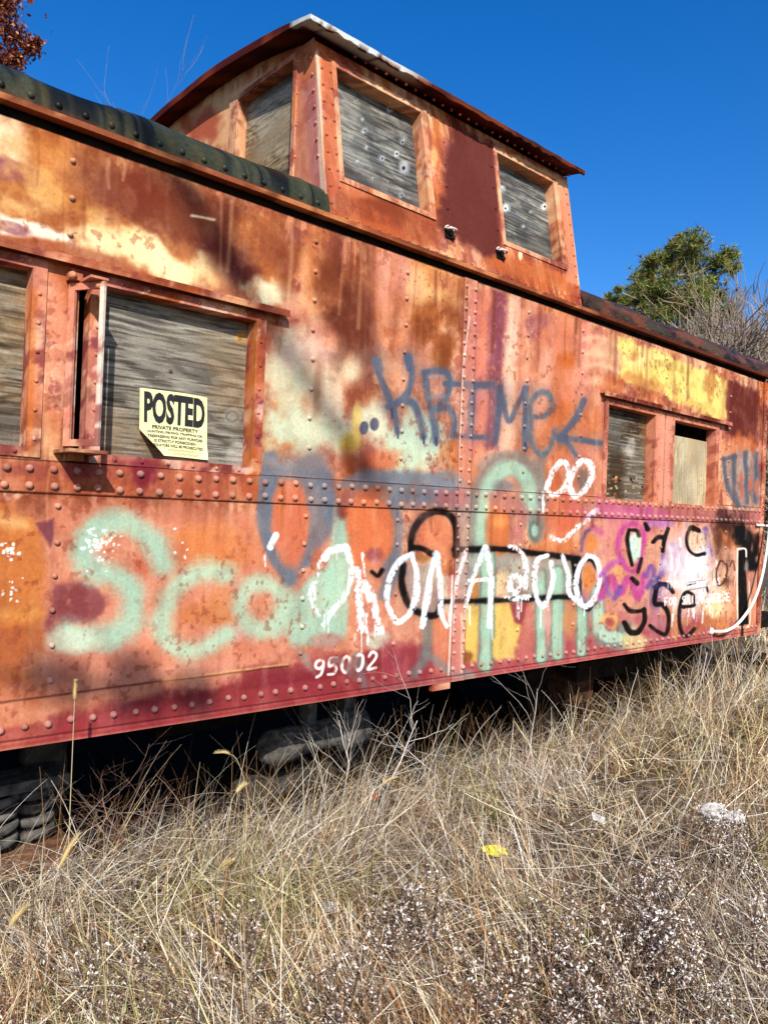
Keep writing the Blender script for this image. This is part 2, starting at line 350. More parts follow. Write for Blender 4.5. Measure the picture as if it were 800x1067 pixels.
MINT = (170, 195, 172); SLATE = (122, 125, 138); BLUE = (100, 107, 128); WHITE = (242, 243, 248); BLACK = (26, 22, 24)
def paint_wall(V):
    u, w_ = V[:, 0], V[:, 2]
    cv = Canvas(V, u, w_, ORANGE); B = cv.blob; ST = cv.stroke; PO = cv.poly
    rust_base(cv)
    PO([(392, 225), (470, 270), (470, 420), (400, 400)], (230, 154, 120), .6, 16, 12); PO([(490, 290), (640, 350), (628, 530), (480, 510)], (230, 148, 120), .65, 14, 12)
    PO([(-10, 530), (330, 545), (420, 560), (470, 690), (300, 705), (-10, 770)], (220, 144, 120), .6, 16, 12); PO([(600, 540), (800, 545), (800, 660), (600, 690)], (230, 168, 150), .65, 10, 10); PO([(470, 620), (640, 620), (640, 690), (470, 710)], (218, 142, 120), .6, 8, 8)
    # ---- upper left, under the eave
    PO([(-10, 110), (300, 230), (300, 330), (-10, 260)], (196, 118, 62), .7, 20, 14)
    B(0, 150, 34, 26, (255, 236, 204), .85, 20, .6, .8); B(8, 178, 34, 11, (150, 78, 92), .85, 18, .4, .7)
    B(60, 165, 60, 16, (226, 150, 84), .6, 20, .7, 1); B(55, 205, 50, 22, (238, 178, 104), .8, 18, .8, 1.1)
    B(20, 215, 40, 14, (250, 205, 140), .7, 10, .7, 1); B(110, 250, 44, 20, (255, 224, 170), .95, 18, .7, 1.1); B(100, 225, 30, 12, (244, 190, 120), .8, 20, .7, 1.2)
    PO([(0, 222), (36, 232), (74, 246), (76, 256), (40, 250), (0, 244)], (248, 228, 208), .95, 3, 3, .36); B(22, 240, 22, 6, (150, 84, 92), .7, 16, .4, .9, .4)
    PO([(0, 244), (80, 256), (300, 318), (300, 326), (80, 272), (0, 258)], (170, 92, 66), .6, 4, 3)
    PO([(84, 160), (240, 212), (262, 286), (240, 300), (205, 262), (150, 244), (100, 215)], (136, 72, 54), .85, 15, 12)  # rust brown patch with the soft diagonal tree shadow painted into it
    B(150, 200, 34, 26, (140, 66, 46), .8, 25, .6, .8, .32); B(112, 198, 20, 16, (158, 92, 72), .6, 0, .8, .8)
    B(232, 262, 44, 20, (108, 54, 52), .8, 42, .7, .6); B(196, 200, 30, 9, (116, 62, 52), .6, 40, .8, .5); B(250, 292, 14, 16, (96, 46, 44), .7, 0, .8, .6)  # dark diagonal blotches: tree shadow painted into the wall colour
    B(290, 258, 30, 24, (156, 84, 58), .7, 10, .8, .8); ST([(200, 225), (212, 227), (224, 229)], 3, (255, 232, 190), .9, 1.5, 0, 1)
    B(150, 262, 34, 14, (255, 224, 164), .95, 28, .8, .9); B(190, 280, 32, 18, (255, 230, 176), .95, 20, .8, 1.1); B(222, 293, 20, 10, (246, 200, 140), .7, 20, .9, 1.2)
    B(284, 308, 30, 14, (255, 236, 196), .95, 12, .7, .9); B(310, 320, 18, 12, (232, 160, 132), .7)
    B(320, 345, 40, 12, (178, 92, 92), .55, 0, .6, .9, .35)
    # ---- centre, above the belt
    B(330, 275, 22, 60, (222, 138, 82), .7, 0, .9, .6); B(372, 320, 26, 62, (140, 78, 54), .85, 5, .8, .7); B(372, 410, 16, 44, (140, 72, 50), .8, 5, .8, .6)
    B(350, 296, 18, 22, (150, 82, 52), .6); B(404, 296, 15, 50, (226, 142, 112), .85, 4, .8, .6); B(422, 280, 10, 32, (232, 158, 140), .7, 4, .8, .6)
    B(455, 280, 30, 40, (224, 146, 84), .8, 15, .9, .8); B(448, 330, 34, 14, (182, 100, 46), .8, 25, .8, .7); B(456, 352, 34, 12, (168, 90, 44), .8, 25, .7, .7); B(462, 310, 20, 7, (246, 186, 122), .7, 28, .9, .7); B(458, 370, 14, 16, (158, 88, 44), .8)
    B(300, 400, 44, 62, (216, 208, 176), .9, -12, .6, .6); B(262, 430, 14, 40, (206, 120, 56), .6); B(330, 368, 38, 16, (228, 186, 170), .7, 0, .9, .8)
    B(322, 450, 40, 26, (208, 214, 184), .85, 8, .6, .5); B(364, 386, 14, 20, (232, 220, 184), .9, 0, .7, .5); B(345, 410, 16, 26, (236, 206, 176), .8)
    B(392, 440, 26, 24, (218, 222, 194), .85, 0, .7, .6); B(430, 468, 34, 38, (202, 222, 194), .9, 0, .5, .5); B(412, 505, 22, 12, (196, 220, 194), .7); B(368, 462, 12, 10, (214, 172, 72), .9, 0, .8, .5); B(372, 442, 5, 26, (222, 186, 92), .7)
    PO([(298, 372), (312, 376), (392, 478), (372, 480)], (132, 140, 126), .0, 5, 3)
    B(374, 488, 18, 18, (146, 72, 48), .9, 40, .8, .6); B(396, 480, 20, 12, (220, 112, 72), .8, 0, .7, .6)
    # between the seam column and the right windows
    for x, wd, c, a_ in ((497, 10, (214, 120, 110), .7), (519, 15, (150, 84, 104), .8), (536, 14, (250, 206, 176), .6), (508, 8, (232, 132, 108), .6), (553, 10, (240, 172, 142), .6), (590, 18, (226, 132, 96), .6), (612, 10, (222, 130, 130), .5)):
        PO([(x-wd/2, 300), (x+wd/2, 306), (x+wd/2-8, 470), (x-wd/2-8, 470)], c, a_, 4, 4, .34 if wd == 15 else 0)
    B(556, 342, 13, 16, (150, 80, 98), .6, 10, .5, .8, .42); B(520, 340, 9, 40, (150, 78, 100), .5, 0, .6, .5, .42)
    B(592, 375, 10, 10, (206, 104, 40), .7); B(600, 440, 22, 30, (222, 120, 62), .6); B(560, 500, 18, 20, (208, 104, 52), .7); B(578, 455, 20, 30, (214, 116, 66), .6)
    # straw yellow panel and maroon patch at the far end
    for y0 in (352, 366, 380, 396): ST([(610, y0), (630, y0+2), (652, y0+12)], 6, (248, 200, 160), .6, 3, 0, 3)
    B(636, 362, 20, 26, (238, 190, 150), .7, 20, .8, .9)
    PO([(646, 350), (700, 372), (757, 396), (757, 440), (700, 418), (690, 408), (645, 396)], (240, 216, 122), .96, 3, 4); B(668, 372, 20, 10, (246, 228, 150), .8); B(672, 398, 26, 6, (206, 130, 72), .7, 15, .6, 1, .3)
    B(660, 368, 8, 6, (196, 120, 60), .7, 0, .6, 1, .3); B(742, 400, 8, 14, (196, 122, 66), .75, 0, .6, 1.2, .3); B(705, 395, 26, 10, (224, 192, 100), .5, 20, .6, 1.4, .4); B(700, 384, 30, 4, (190, 150, 80), .5, 22, .5, 1.5, .42); B(726, 420, 22, 7, (210, 160, 90), .5, 22, .6, 1.5, .42)
    PO([(758, 396), (790, 408), (789, 462), (757, 452)], (118, 54, 46), .94, 3, 2.5); B(772, 462, 18, 12, (206, 112, 66), .7)
    B(640, 405, 14, 16, (212, 112, 62), .6); B(760, 470, 16, 14, (228, 150, 110), .6)
    for x_, y_, rx_q, ry_q, c_q, a_q in ((235, 240, 16, 40, (110, 54, 40), .7), (300, 285, 10, 34, (138, 70, 44), .6), (348, 270, 14, 40, (128, 66, 44), .7), (362, 345, 16, 46, (112, 56, 42), .7), (384, 355, 8, 44, (120, 58, 42), .6), (440, 345, 18, 22, (140, 72, 38), .7), (466, 350, 8, 40, (150, 80, 42), .7), (412, 330, 6, 30, (150, 78, 50), .5), (316, 300, 5, 40, (240, 180, 130), .5), (400, 285, 8, 50, (236, 164, 140), .6), (434, 300, 12, 18, (250, 200, 144), .6), (330, 410, 5, 30, (150, 84, 60), .4), (532, 365, 7, 44, (250, 208, 182), .6), (566, 395, 6, 40, (246, 186, 160), .5), (580, 420, 7, 40, (196, 98, 52), .5), (604, 395, 8, 30, (238, 160, 130), .6), (500, 400, 6, 50, (236, 140, 124), .6), (548, 470, 10, 18, (196, 96, 48), .6)):
        B(x_, y_, rx_q, ry_q, c_q, a_q, 4, .8, .8)
    # ---- belt
    PO([(-5, 476), (280, 498), (280, 524), (-5, 512)], (196, 104, 72), .6, 3, 2); B(150, 496, 14, 18, (142, 48, 66), .9, 0, .5, .7); B(90, 490, 30, 8, (150, 62, 78), .6, 0, .5, .9, .36); B(30, 490, 30, 8, (158, 76, 74), .5, 0, .6, .9, .36)
    PO([(270, 496), (480, 510), (480, 534), (270, 522)], (178, 122, 112), .45, 3, 3)
    PO([(620, 524), (796, 532), (796, 548), (620, 540)], (192, 112, 116), .8, 2, 2); PO([(480, 508), (622, 524), (622, 542), (480, 534)], (186, 126, 118), .5, 2, 2)
    # ---- lower left panel
    PO([(-5, 520), (42, 545), (50, 600), (42, 655), (-5, 660)], (208, 124, 62), .85, 6, 5); B(16, 545, 34, 10, (244, 192, 130), .7, 5, .8, .8); PO([(-5, 652), (46, 656), (44, 700), (-5, 720)], (184, 102, 58), .8, 4, 4); B(20, 720, 40, 16, (196, 106, 72), .6); B(24, 640, 24, 8, (220, 150, 80), .6)
    PO([(52, 520), (280, 532), (300, 690), (52, 740)], (220, 136, 106), .6, 14, 8); B(150, 552, 60, 12, (230, 150, 112), .6, 3); B(230, 570, 50, 26, (224, 132, 72), .7, 0, .7, .7); B(150, 590, 20, 10, (202, 108, 80), .7)
    PO([(38, 546), (58, 540), (54, 572)], (140, 78, 92), .9, 2, 2); PO([(58, 606), (100, 606), (110, 630), (98, 646), (72, 648), (50, 668), (46, 655)], (150, 82, 88), .9, 4, 5, .36); B(85, 628, 20, 18, (150, 76, 78), .7, 0, .6, .9, .34)
    B(110, 690, 90, 18, (206, 132, 112), .75, -4, .6, .7); B(180, 700, 110, 12, (218, 150, 128), .6, -8, .8, .7, .3)
    PO([(50, 745), (330, 695), (460, 680), (460, 722), (50, 780)], (146, 50, 62), .8, 8, 7); PO([(250, 700), (470, 668), (470, 720), (250, 752)], (146, 54, 66), .75, 6, 6, .2); PO([(-5, 760), (800, 636), (800, 662), (-5, 790)], (176, 74, 80), .6, 3, 2); PO([(470, 676), (640, 640), (796, 634), (796, 660), (470, 712)], (178, 84, 96), .5, 6, 5, .2)
    B(230, 640, 20, 30, (218, 140, 76), .5); B(240, 660, 30, 12, (214, 150, 140), .7); B(205, 640, 20, 12, (204, 120, 64), .5)
    # plate seam
    ST([(-5, 733), (60, 724), (150, 712), (300, 694)], 2., (96, 52, 40), .75, 1, 0, .5); ST([(170, 709), (300, 692)], 2, (240, 186, 120), .7, 1, 0, .4)
    for cx, cy, n_ in ((10, 572, 22), (110, 562, 26), (12, 616, 14), (104, 582, 12), (190, 572, 5)):
        for _ in range(n_): B(cx+random.gauss(0, 7), cy+random.gauss(0, 8), random.uniform(.7, 2.2), random.uniform(.7, 2.0), (250, 246, 240), .95, random.uniform(0, 90), .3, .5)
    # ---- slate fills of the large piece
    ST([(283, 480), (276, 530), (282, 570), (300, 602)], 16, SLATE, .95, 3); ST([(300, 604), (303, 590), (316, 582)], 16, SLATE, .9, 3); PO([(280, 484), (330, 474), (340, 486), (345, 540), (338, 545), (330, 495), (300, 490), (285, 500)], SLATE, .85, 4, 2)
    PO([(262, 470), (345, 468), (350, 500), (270, 505)], (160, 148, 146), .55, 8, 4)
    ST([(338, 500), (352, 560)], 12, SLATE, .85, 4); PO([(350, 505), (375, 490), (405, 488), (480, 498), (480, 532), (420, 520), (410, 560), (418, 600), (400, 612), (398, 560), (380, 510)], SLATE, .85, 5, 3)
    ST([(395, 500), (412, 540), (410, 590), (402, 620)], 14, SLATE, .8, 4); B(432, 520, 26, 14, SLATE, .7); B(460, 500, 26, 12, (140, 142, 152), .8); ST([(476, 520), (480, 570), (478, 600)], 8, SLATE, .6, 4)
    PO([(270, 486), (345, 490), (350, 530), (342, 560), (300, 606), (276, 560)], SLATE, .75, 5, 3); B(302, 545, 20, 50, (220, 122, 88), .95, 0, .18, .15); B(385, 552, 27, 43, (226, 124, 80), .95, 4, .18, .15); B(390, 515, 16, 10, (184, 96, 66), .7)
    for y0 in (497, 512): ST([(294, y0), (294, y0+36)], 2, (196, 118, 44), .7, 1.2)
    # mint base shapes
    PO([(350, 538), (361, 540), (368, 600), (360, 660), (345, 672), (312, 672), (300, 640), (320, 604), (340, 590)], MINT, .9, 4, 2); B(330, 655, 36, 18, MINT, .85, 0, .5, .4); B(308, 640, 14, 26, MINT, .8); B(395, 668, 14, 10, (200, 206, 186), .75); B(348, 614, 12, 36, (178, 206, 180), .9, 8, .3, .2)
    B(330, 690, 26, 14, (186, 96, 96), .65, 0, .6, .6); B(340, 668, 18, 8, (196, 104, 98), .5); B(320, 690, 5, 18, (160, 160, 146), .6, -30, .6); B(378, 690, 4, 18, (140, 132, 128), .7, -40, .6)
    B(420, 640, 14, 34, (206, 142, 118), .7, 0, .5, .4); B(415, 690, 22, 28, (170, 76, 86), .85, 10, .4, .4); B(462, 690, 14, 24, (196, 104, 96), .85); B(460, 660, 14, 40, (218, 130, 96), .85, -4, .5, .3)
    ST([(444, 640), (444, 680), (432, 702)], 10, (128, 128, 126), .85, 4); ST([(446, 682), (470, 700), (492, 704)], 9, (140, 134, 130), .8, 4); ST([(372, 688), (380, 716)], 8, (130, 118, 118), .75, 3)
    ST([(350, 690), (400, 716), (480, 706)], 8, (150, 110, 112), .4, 4)
    B(455, 560, 22, 26, (224, 130, 92), .9, 0, .3, .2); B(472, 520, 18, 10, (190, 100, 98), .6)
    # right hand arch
    ST([(500, 620), (499, 540), (512, 498), (532, 484), (550, 492), (558, 520), (560, 540)], 30, (134, 138, 136), .75, 6); ST([(505, 590), (504, 536), (514, 500), (532, 488), (548, 498), (553, 524)], 17, MINT, .98, 4)
    B(518, 552, 13, 34, (218, 122, 74), .95, 0, .25, .15); B(518, 545, 12, 7, (240, 156, 90), .8, 0, .8); B(520, 520, 13, 10, (190, 120, 110), .8); B(525, 506, 14, 8, (136, 132, 138), .8); B(540, 548, 9, 26, (196, 120, 116), .8, 0, .5, .5, .3)
    B(557, 553, 8, 14, (106, 124, 120), .95, 0, .4, .1); B(557, 553, 4, 7, MINT, .95, 0, .4, .1)
    B(586, 535, 22, 26, (220, 116, 82), .9, 0, .4, .3); B(590, 570, 30, 8, (224, 130, 76), .7); B(600, 500, 24, 26, (190, 116, 90), .5); B(576, 505, 8, 12, (200, 98, 54), .9); B(607, 500, 6, 14, (126, 112, 106), .8)
    ST([(566, 470), (562, 500), (562, 560)], 8, (150, 142, 138), .55, 3)
    # stems of the large piece
    PO([(478, 576), (604, 582), (600, 622), (478, 628)], (164, 170, 162), .75, 4, 3); PO([(415, 590), (460, 585), (460, 640), (430, 640)], (160, 158, 160), .6, 5, 4); PO([(455, 600), (480, 600), (478, 640), (458, 640)], (222, 214, 196), .6, 4, 3); B(440, 582, 8, 6, (172, 120, 66), .8)
    PO([(484, 630), (500, 630), (498, 690), (484, 690)], (224, 188, 96), .95, 3, 2); PO([(512, 628), (544, 628), (540, 672), (534, 688), (512, 686)], (228, 190, 104), .95, 3, 3); B(488, 684, 7, 7, (150, 88, 48), .8); PO([(532, 628), (548, 626), (546, 652), (534, 646)], (164, 76, 84), .9, 2, 2); PO([(546, 632), (558, 632), (556, 690), (540, 690)], (206, 122, 112), .8, 3, 3)
    PO([(494, 600), (500, 600), (500, 626), (490, 626)], (196, 128, 72), .9, 2, 2); PO([(514, 598), (528, 596), (530, 624), (512, 624)], (232, 196, 150), .8, 3, 3); PO([(468, 600), (480, 590), (480, 700), (470, 700)], (206, 122, 110), .6, 2, 3)
    for x0, x1, y0, y1, wd in ((508, 505, 576, 692, 12), (563, 563, 600, 686, 9), (581, 580, 596, 682, 11), (606, 605, 632, 680, 9)):
        ST([(x0, y0), (x1, y1)], wd+5, (122, 140, 128), .8, 2); ST([(x0, y0), (x1, y1)], wd, (172, 200, 176), .95, 2)
    B(570, 645, 4, 26, (222, 160, 150), .8); B(593, 650, 7, 24, (204, 140, 96), .9, 0, .4, .6, .25); B(560, 590, 5, 16, (196, 150, 150), .5)
    ST([(622, 618), (624, 655), (632, 668), (646, 668), (650, 655)], 16, (130, 150, 140), .8, 3); ST([(622, 616), (624, 652), (632, 664), (643, 664)], 12, (184, 206, 184), .95, 2); B(634, 646, 12, 8, (232, 176, 110), .9); B(634, 648, 5, 5, (176, 80, 84), .8); B(660, 668, 14, 12, (226, 208, 150), .8)
    # large soft mint letters
    ST([(171, 588), (162, 566), (140, 548), (116, 544), (96, 554), (87, 576), (98, 592), (124, 602), (140, 622), (136, 648), (116, 663), (90, 666), (70, 662)], 25, MINT, .97, 10, 0, 1)
    B(80, 668, 26, 14, (206, 214, 190), .7); ST([(236, 598), (212, 596), (190, 606), (174, 628), (168, 652), (178, 672), (196, 680), (220, 672), (238, 660)], 20, (182, 203, 176), .95, 9, 0, 1)
    th = np.linspace(0, 2*math.pi, 15); ST([(273+23*math.cos(t), 632+24*math.sin(t)) for t in th], 19, (182, 203, 176), .95, 9); B(272, 634, 8, 9, (208, 140, 106), .7)
    B(103, 580, 10, 6, (194, 178, 168), .6, 0, .8, .8, .35)
    for _ in range(34): B(103+random.gauss(0, 9), 566+random.gauss(0, 11), random.uniform(.7, 2.4), random.uniform(.7, 2), (248, 252, 246), .95, 0, .3, .5)
    # ---- blue grey lettering KRIME and arrow
    K = dict(col=BLUE, soft=1.8, a=.93)
    for P_, wd in (([(392, 378), (396, 392), (404, 412), (411, 432), (414, 450)], 9), ([(392, 377), (395, 386)], 13), ([(425, 374), (429, 388), (427, 402), (420, 415), (407, 425)], 9), ([(425, 373), (427, 384)], 12), ([(404, 424), (418, 419), (430, 420), (437, 435), (441, 455)], 8),
                   ([(442, 388), (446, 415), (452, 440), (454, 460)], 8), ([(441, 388), (456, 386), (466, 390), (469, 401), (462, 419), (450, 427)], 8), ([(450, 427), (467, 425), (473, 437), (472, 453)], 8), ([(464, 400), (490, 401), (513, 401)], 9), ([(492, 402), (490, 452)], 8), ([(472, 454), (507, 456)], 7),
                   ([(516, 460), (519, 432), (520, 404)], 8), ([(520, 404), (525, 424), (530, 439), (538, 424), (547, 405)], 8), ([(547, 405), (547, 436), (547, 466)], 8), ([(554, 434), (566, 434), (575, 424), (572, 412), (562, 409), (553, 420), (552, 440), (553, 459), (562, 474), (572, 468), (578, 448)], 6.5),
                   ([(608, 417), (600, 436), (583, 456)], 8), ([(582, 456), (600, 458), (627, 462)], 7), ([(587, 458), (594, 465), (600, 475)], 6), ([(581, 456), (588, 456)], 9)):
        ST(P_, wd*2.3, BLUE, .16, wd*.9)
        ST(P_, wd*.8, K['col'] if wd != 6.5 else (114, 119, 132), K['a'], K['soft'])
    for x0, y0, y1 in ((414, 446, 456), (441, 452, 462), (454, 456, 464), (408, 426, 436), (547, 462, 470)): ST([(x0, y0), (x0+.5, y1)], 2.4, (80, 84, 108), .9, .8)
    B(379, 446, 5, 7.5, (92, 98, 120), .97, 10, .2, .1); B(390, 442, 5, 7, (92, 98, 120), .97, 5, .2, .1)
    ST([(446, 393), (462, 392)], 3, (150, 150, 170), .5, 1.5); ST([(448, 414), (462, 412)], 5, (140, 144, 160), .5, 2)
    # ---- black outline
    for P_, wd in (([(428, 580), (429, 558), (438, 541), (452, 533), (465, 535), (474, 547), (475, 578)], 7), ([(430, 570), (441, 572), (451, 578)], 6), ([(420, 588), (418, 608), (426, 631), (440, 640), (455, 640), (460, 628)], 6.5), ([(474, 573), (520, 572), (560, 577), (603, 582)], 6), ([(462, 627), (500, 626), (530, 625), (560, 623), (594, 622)], 5.5), ([(599, 584), (601, 604), (600, 624)], 9), ([(604, 628), (612, 634), (620, 622), (625, 606)], 6), ([(606, 584), (616, 584), (623, 594)], 4), ([(388, 596), (394, 600), (398, 594)], 5)):
        ST(P_, wd*2, (70, 50, 46), .14, wd*.8)
        ST(P_, wd, BLACK, .9, 1.6, .12, .5)
    ST([(604, 588), (602, 606), (604, 622), (610, 630)], 5, (70, 62, 100), .8, 1.5); B(613, 602, 7, 14, (226, 142, 80), .95, 0, .3, .2); B(608, 625, 3, 5, (160, 130, 160), .8)
    ST([(429, 556), (438, 540), (452, 531)], 12, (150, 120, 120), .25, 3)
    B(390, 580, 9, 8, (170, 92, 96), .85, 0, .5, .6); B(391, 586, 6, 6, (216, 150, 146), .9, 0, .6, 1)
    # ---- white lettering
    for P_, wd, rg in (([(338, 581), (346, 573), (360, 570)], 8, .3), ([(362, 573), (366, 588), (366, 604), (358, 624), (346, 637), (338, 650)], 7, .36), ([(334, 586), (327, 603), (324, 622), (332, 640)], 7, .44), ([(371, 594), (374, 620), (376, 656)], 9, .34), ([(380, 608), (388, 628), (396, 658)], 9, .34), ([(378, 576), (380, 600)], 3, .42), ([(382, 640), (383, 672)], 2, .44),
                   ([(430, 577), (415, 586), (405, 606), (404, 628), (413, 648), (426, 640), (433, 620), (434, 596), (429, 578)], 6.5, .28), ([(440, 652), (446, 612), (454, 577)], 6.5, .26), ([(456, 580), (459, 612), (460, 638), (466, 652)], 6, .3), ([(485, 575), (477, 604), (470, 636), (468, 650)], 4.5, .3),
                   ([(485, 634), (494, 600), (505, 570)], 5.5, .3), ([(506, 570), (511, 604), (510, 652)], 5.5, .28), ([(488, 605), (511, 604)], 5, .36), ([(531, 570), (540, 573), (547, 584), (547, 612)], 5.5, .34), ([(531, 614), (532, 602), (540, 601), (540, 613), (532, 624), (549, 622)], 6, .36), ([(526, 622), (552, 622)], 4, .44),
                   ([(570, 579), (560, 583), (556, 600), (559, 622), (565, 631), (572, 620), (576, 602), (574, 586)], 5, .28), ([(586, 579), (592, 598), (592, 616), (602, 629)], 5, .3), ([(612, 579), (603, 592), (600, 613), (607, 632), (618, 625), (625, 603), (621, 583), (612, 579)], 6, .26),
                   ([(571, 503), (577, 488), (586, 481), (592, 489), (590, 504), (579, 515), (570, 511), (571, 503)], 6, .34), ([(593, 508), (598, 490), (606, 480), (614, 484), (616, 497), (609, 511), (599, 517), (593, 508)], 6.5, .34), ([(566, 514), (566, 532)], 4, .36), ([(574, 560), (585, 564), (594, 556), (620, 535)], 5, .42), ([(612, 538), (622, 531)], 5, .3), ([(288, 558), (282, 570)], 8, .16), ([(276, 578), (277, 590)], 2, .5)):
        ST(P_, wd, WHITE, .98, 1.1, rg+.21, .8)
    for _ in range(26):
        x_, y_ = random.choice([(338, 640), (360, 620), (372, 660), (378, 655), (394, 655), (384, 640), (412, 645), (440, 650), (456, 630), (470, 640), (488, 632), (510, 645), (540, 622), (565, 630), (612, 632), (330, 610), (346, 575), (506, 575)]); x_ += random.gauss(0, 3)
        ST([(x_, y_), (x_+random.uniform(-.6, .6), y_+random.uniform(6, 24))], random.uniform(.9, 1.8), WHITE, .75, .7, .3)
    for P_ in ([(428, 580), (414, 587)], [(452, 578), (458, 590)], [(503, 574), (508, 578)]): ST(P_, 4, (190, 206, 240), .7, 1.5)
    ST([(489, 330), (483, 380), (479, 452), (476, 506)], 1.6, (248, 244, 240), .8, .7, .3, 0, True); ST([(471, 600), (469, 660), (467, 704)], 1.6, (244, 240, 236), .7, .7, .3); ST([(481, 640), (480, 700)], 2.2, (240, 226, 200), .7, 1, .45, 1)
    # ---- magenta and violet
    B(655, 535, 46, 16, (206, 96, 156), .75, 3, .7, .6); B(640, 560, 26, 30, (224, 140, 130), .6, 0, .7, .6); B(616, 566, 9, 11, (232, 142, 72), .9); B(640, 596, 10, 8, (226, 166, 110), .8)
    MG = (206, 78, 156); VI = (126, 84, 160)
    for P_, wd, c in (([(645, 557), (643, 572), (650, 589), (660, 596), (667, 580), (670, 562), (664, 547), (651, 548), (645, 557)], 5, MG), ([(626, 622), (636, 602), (645, 618), (655, 603), (664, 622), (671, 600)], 8, MG), ([(626, 600), (636, 588), (648, 584)], 6, (196, 96, 170)), ([(606, 574), (609, 556), (618, 549)], 3.5, (120, 84, 140)), ([(618, 549), (626, 556)], 7, (216, 110, 150)), ([(672, 600), (678, 590), (680, 600), (674, 612)], 5, VI), ([(692, 575), (690, 592), (687, 602)], 6, (140, 100, 160)), ([(640, 624), (646, 612)], 6, (130, 96, 170)), ([(684, 606), (683, 618), (682, 628)], 11, (92, 74, 140)), ([(630, 598), (634, 620)], 4, (150, 100, 180)), ([(700, 568), (702, 580)], 5, VI), ([(708, 570), (709, 582)], 3, VI), ([(735, 552), (735, 580)], 7, (130, 98, 176)), ([(738, 566), (741, 578)], 4, VI), ([(733, 594), (739, 594)], 3.5, (90, 80, 150)), ([(677, 545), (700, 546)], 6, (196, 130, 190)), ([(690, 600), (694, 584)], 5, (150, 120, 176)), ([(697, 600), (699, 576)], 3, (150, 110, 170))):
        ST(P_, wd, c, .85, 2, .16, 1)
    B(690, 640, 18, 28, (186, 116, 132), .7, 0, .6, .6); B(700, 645, 9, 16, (212, 130, 82), .8, 0, .6, 1, .25)
    # pale worn field
    B(724, 598, 30, 44, (240, 234, 236), .85, 4, .7, .7); B(706, 580, 16, 30, (226, 198, 212), .6); B(724, 563, 8, 12, (238, 198, 156), .7); B(752, 620, 14, 40, (240, 190, 150), .7); B(740, 648, 26, 12, (208, 128, 76), .75, -5, .7, 1.1, .28); B(722, 588, 12, 16, (232, 244, 250), .8); B(745, 634, 10, 10, (246, 224, 170), .8)
    for _ in range(60):
        x_ = random.uniform(698, 750); y_ = random.uniform(560, 640); ST([(x_, y_), (x_+random.uniform(-1, 1), y_+random.uniform(4, 16))], random.uniform(.8, 1.8), random.choice([(250, 250, 250), (206, 160, 190), (240, 210, 190), (255, 255, 252)]), .7, .7)
    B(760, 560, 20, 14, (196, 116, 70), .8); B(756, 545, 18, 13, (70, 44, 40), .85, 0, .8, .8); B(752, 575, 10, 20, (120, 70, 48), .6, 0, .9, .9); B(748, 566, 6, 14, (96, 66, 48), .6, 0, .9, .6)
    B(775, 640, 20, 30, (232, 164, 116), .6); B(790, 630, 7, 34, (226, 150, 116), .8)
    ST([(771, 552), (776, 566), (784, 590)], 14, (28, 26, 26), .95, 4, .14, 2); ST([(790, 560), (786, 576)], 8, (36, 28, 28), .9, 3); B(772, 560, 8, 10, (24, 22, 24), .9)
    PO([(768, 574), (776, 574), (779, 650), (769, 652)], (16, 18, 20), .98, 1, .6); ST([(768, 572), (767.5, 612), (768, 653)], 1.6, (250, 236, 214), .95, .6); ST([(768, 572), (776, 572), (777, 580)], 1.8, (250, 240, 226), .95, .6); ST([(780, 606), (780.5, 650), (768, 653)], 1.2, (244, 226, 206), .85, .6); ST([(773, 650), (772.5, 664)], 3, (40, 26, 24), .85, 1.2); B(777, 590, 2.5, 8, (160, 158, 160), .7)
    ST([(750, 584), (746, 596), (748, 610), (755, 604), (757, 590), (751, 584)], 1.8, (96, 54, 40), .85, .8); ST([(760, 590), (763, 584), (765, 594)], 1.6, (96, 54, 40), .7, .8); B(757, 606, 6, 8, (96, 56, 40), .8, 0, .7, .9, .25)
    # black letters at the far end
    B(661, 570, 7, 15, (202, 232, 214), .95, 0, .3, .2)
    for P_, wd in (([(655, 552), (653, 562), (655, 576), (658, 589)], 3.6), ([(656, 552), (663, 553), (665, 558)], 3.4), ([(664, 596), (668, 582)], 3), ([(672, 546), (674, 551)], 4.5), ([(680, 565), (685, 560), (692, 560)], 4), ([(696, 551), (692, 562), (690, 574)], 4.2), ([(658, 603), (663, 608)], 5), ([(671, 635), (671, 648), (664, 659), (655, 658), (650, 649)], 5.5), ([(650, 630), (655, 636), (664, 637), (671, 635)], 4), ([(701, 617), (694, 609), (685, 610), (682, 620), (682, 629), (690, 630), (696, 641), (694, 660), (685, 658), (677, 652)], 4.2),
                   ([(709, 632), (721, 631), (722, 621), (715, 617), (710, 624), (707, 641), (709, 657), (715, 663), (723, 655)], 3.8), ([(728, 553), (720, 549), (715, 560), (717, 572), (724, 578), (733, 577)], 3.4), ([(727, 552), (719, 550)], 4.5), ([(716, 610), (724, 608)], 1.5), ([(736, 612), (737, 616)], 2)):
        ST(P_, wd, (36, 28, 30), .95, 1, 0, .3)
    ST([(682, 612), (690, 609), (698, 613)], 4, (60, 60, 100), .9, 1)
    # slate tag by the corner
    PO([(756, 474), (792, 470), (790, 526), (770, 528), (757, 512)], (140, 136, 140), .55, 6, 7)
    for P_ in ([(754, 478), (757, 506), (768, 526)], [(764, 476), (764, 520)], [(776, 472), (778, 524)], [(788, 472), (786, 522)], [(754, 478), (764, 476)]): ST(P_, 4.5, (96, 104, 122), .85, 1.8, .1, 1)
    for x_, y_ in ((772, 500), (773, 512), (781, 505), (788, 508)): B(x_, y_, 2.2, 8, (206, 112, 88), .85)
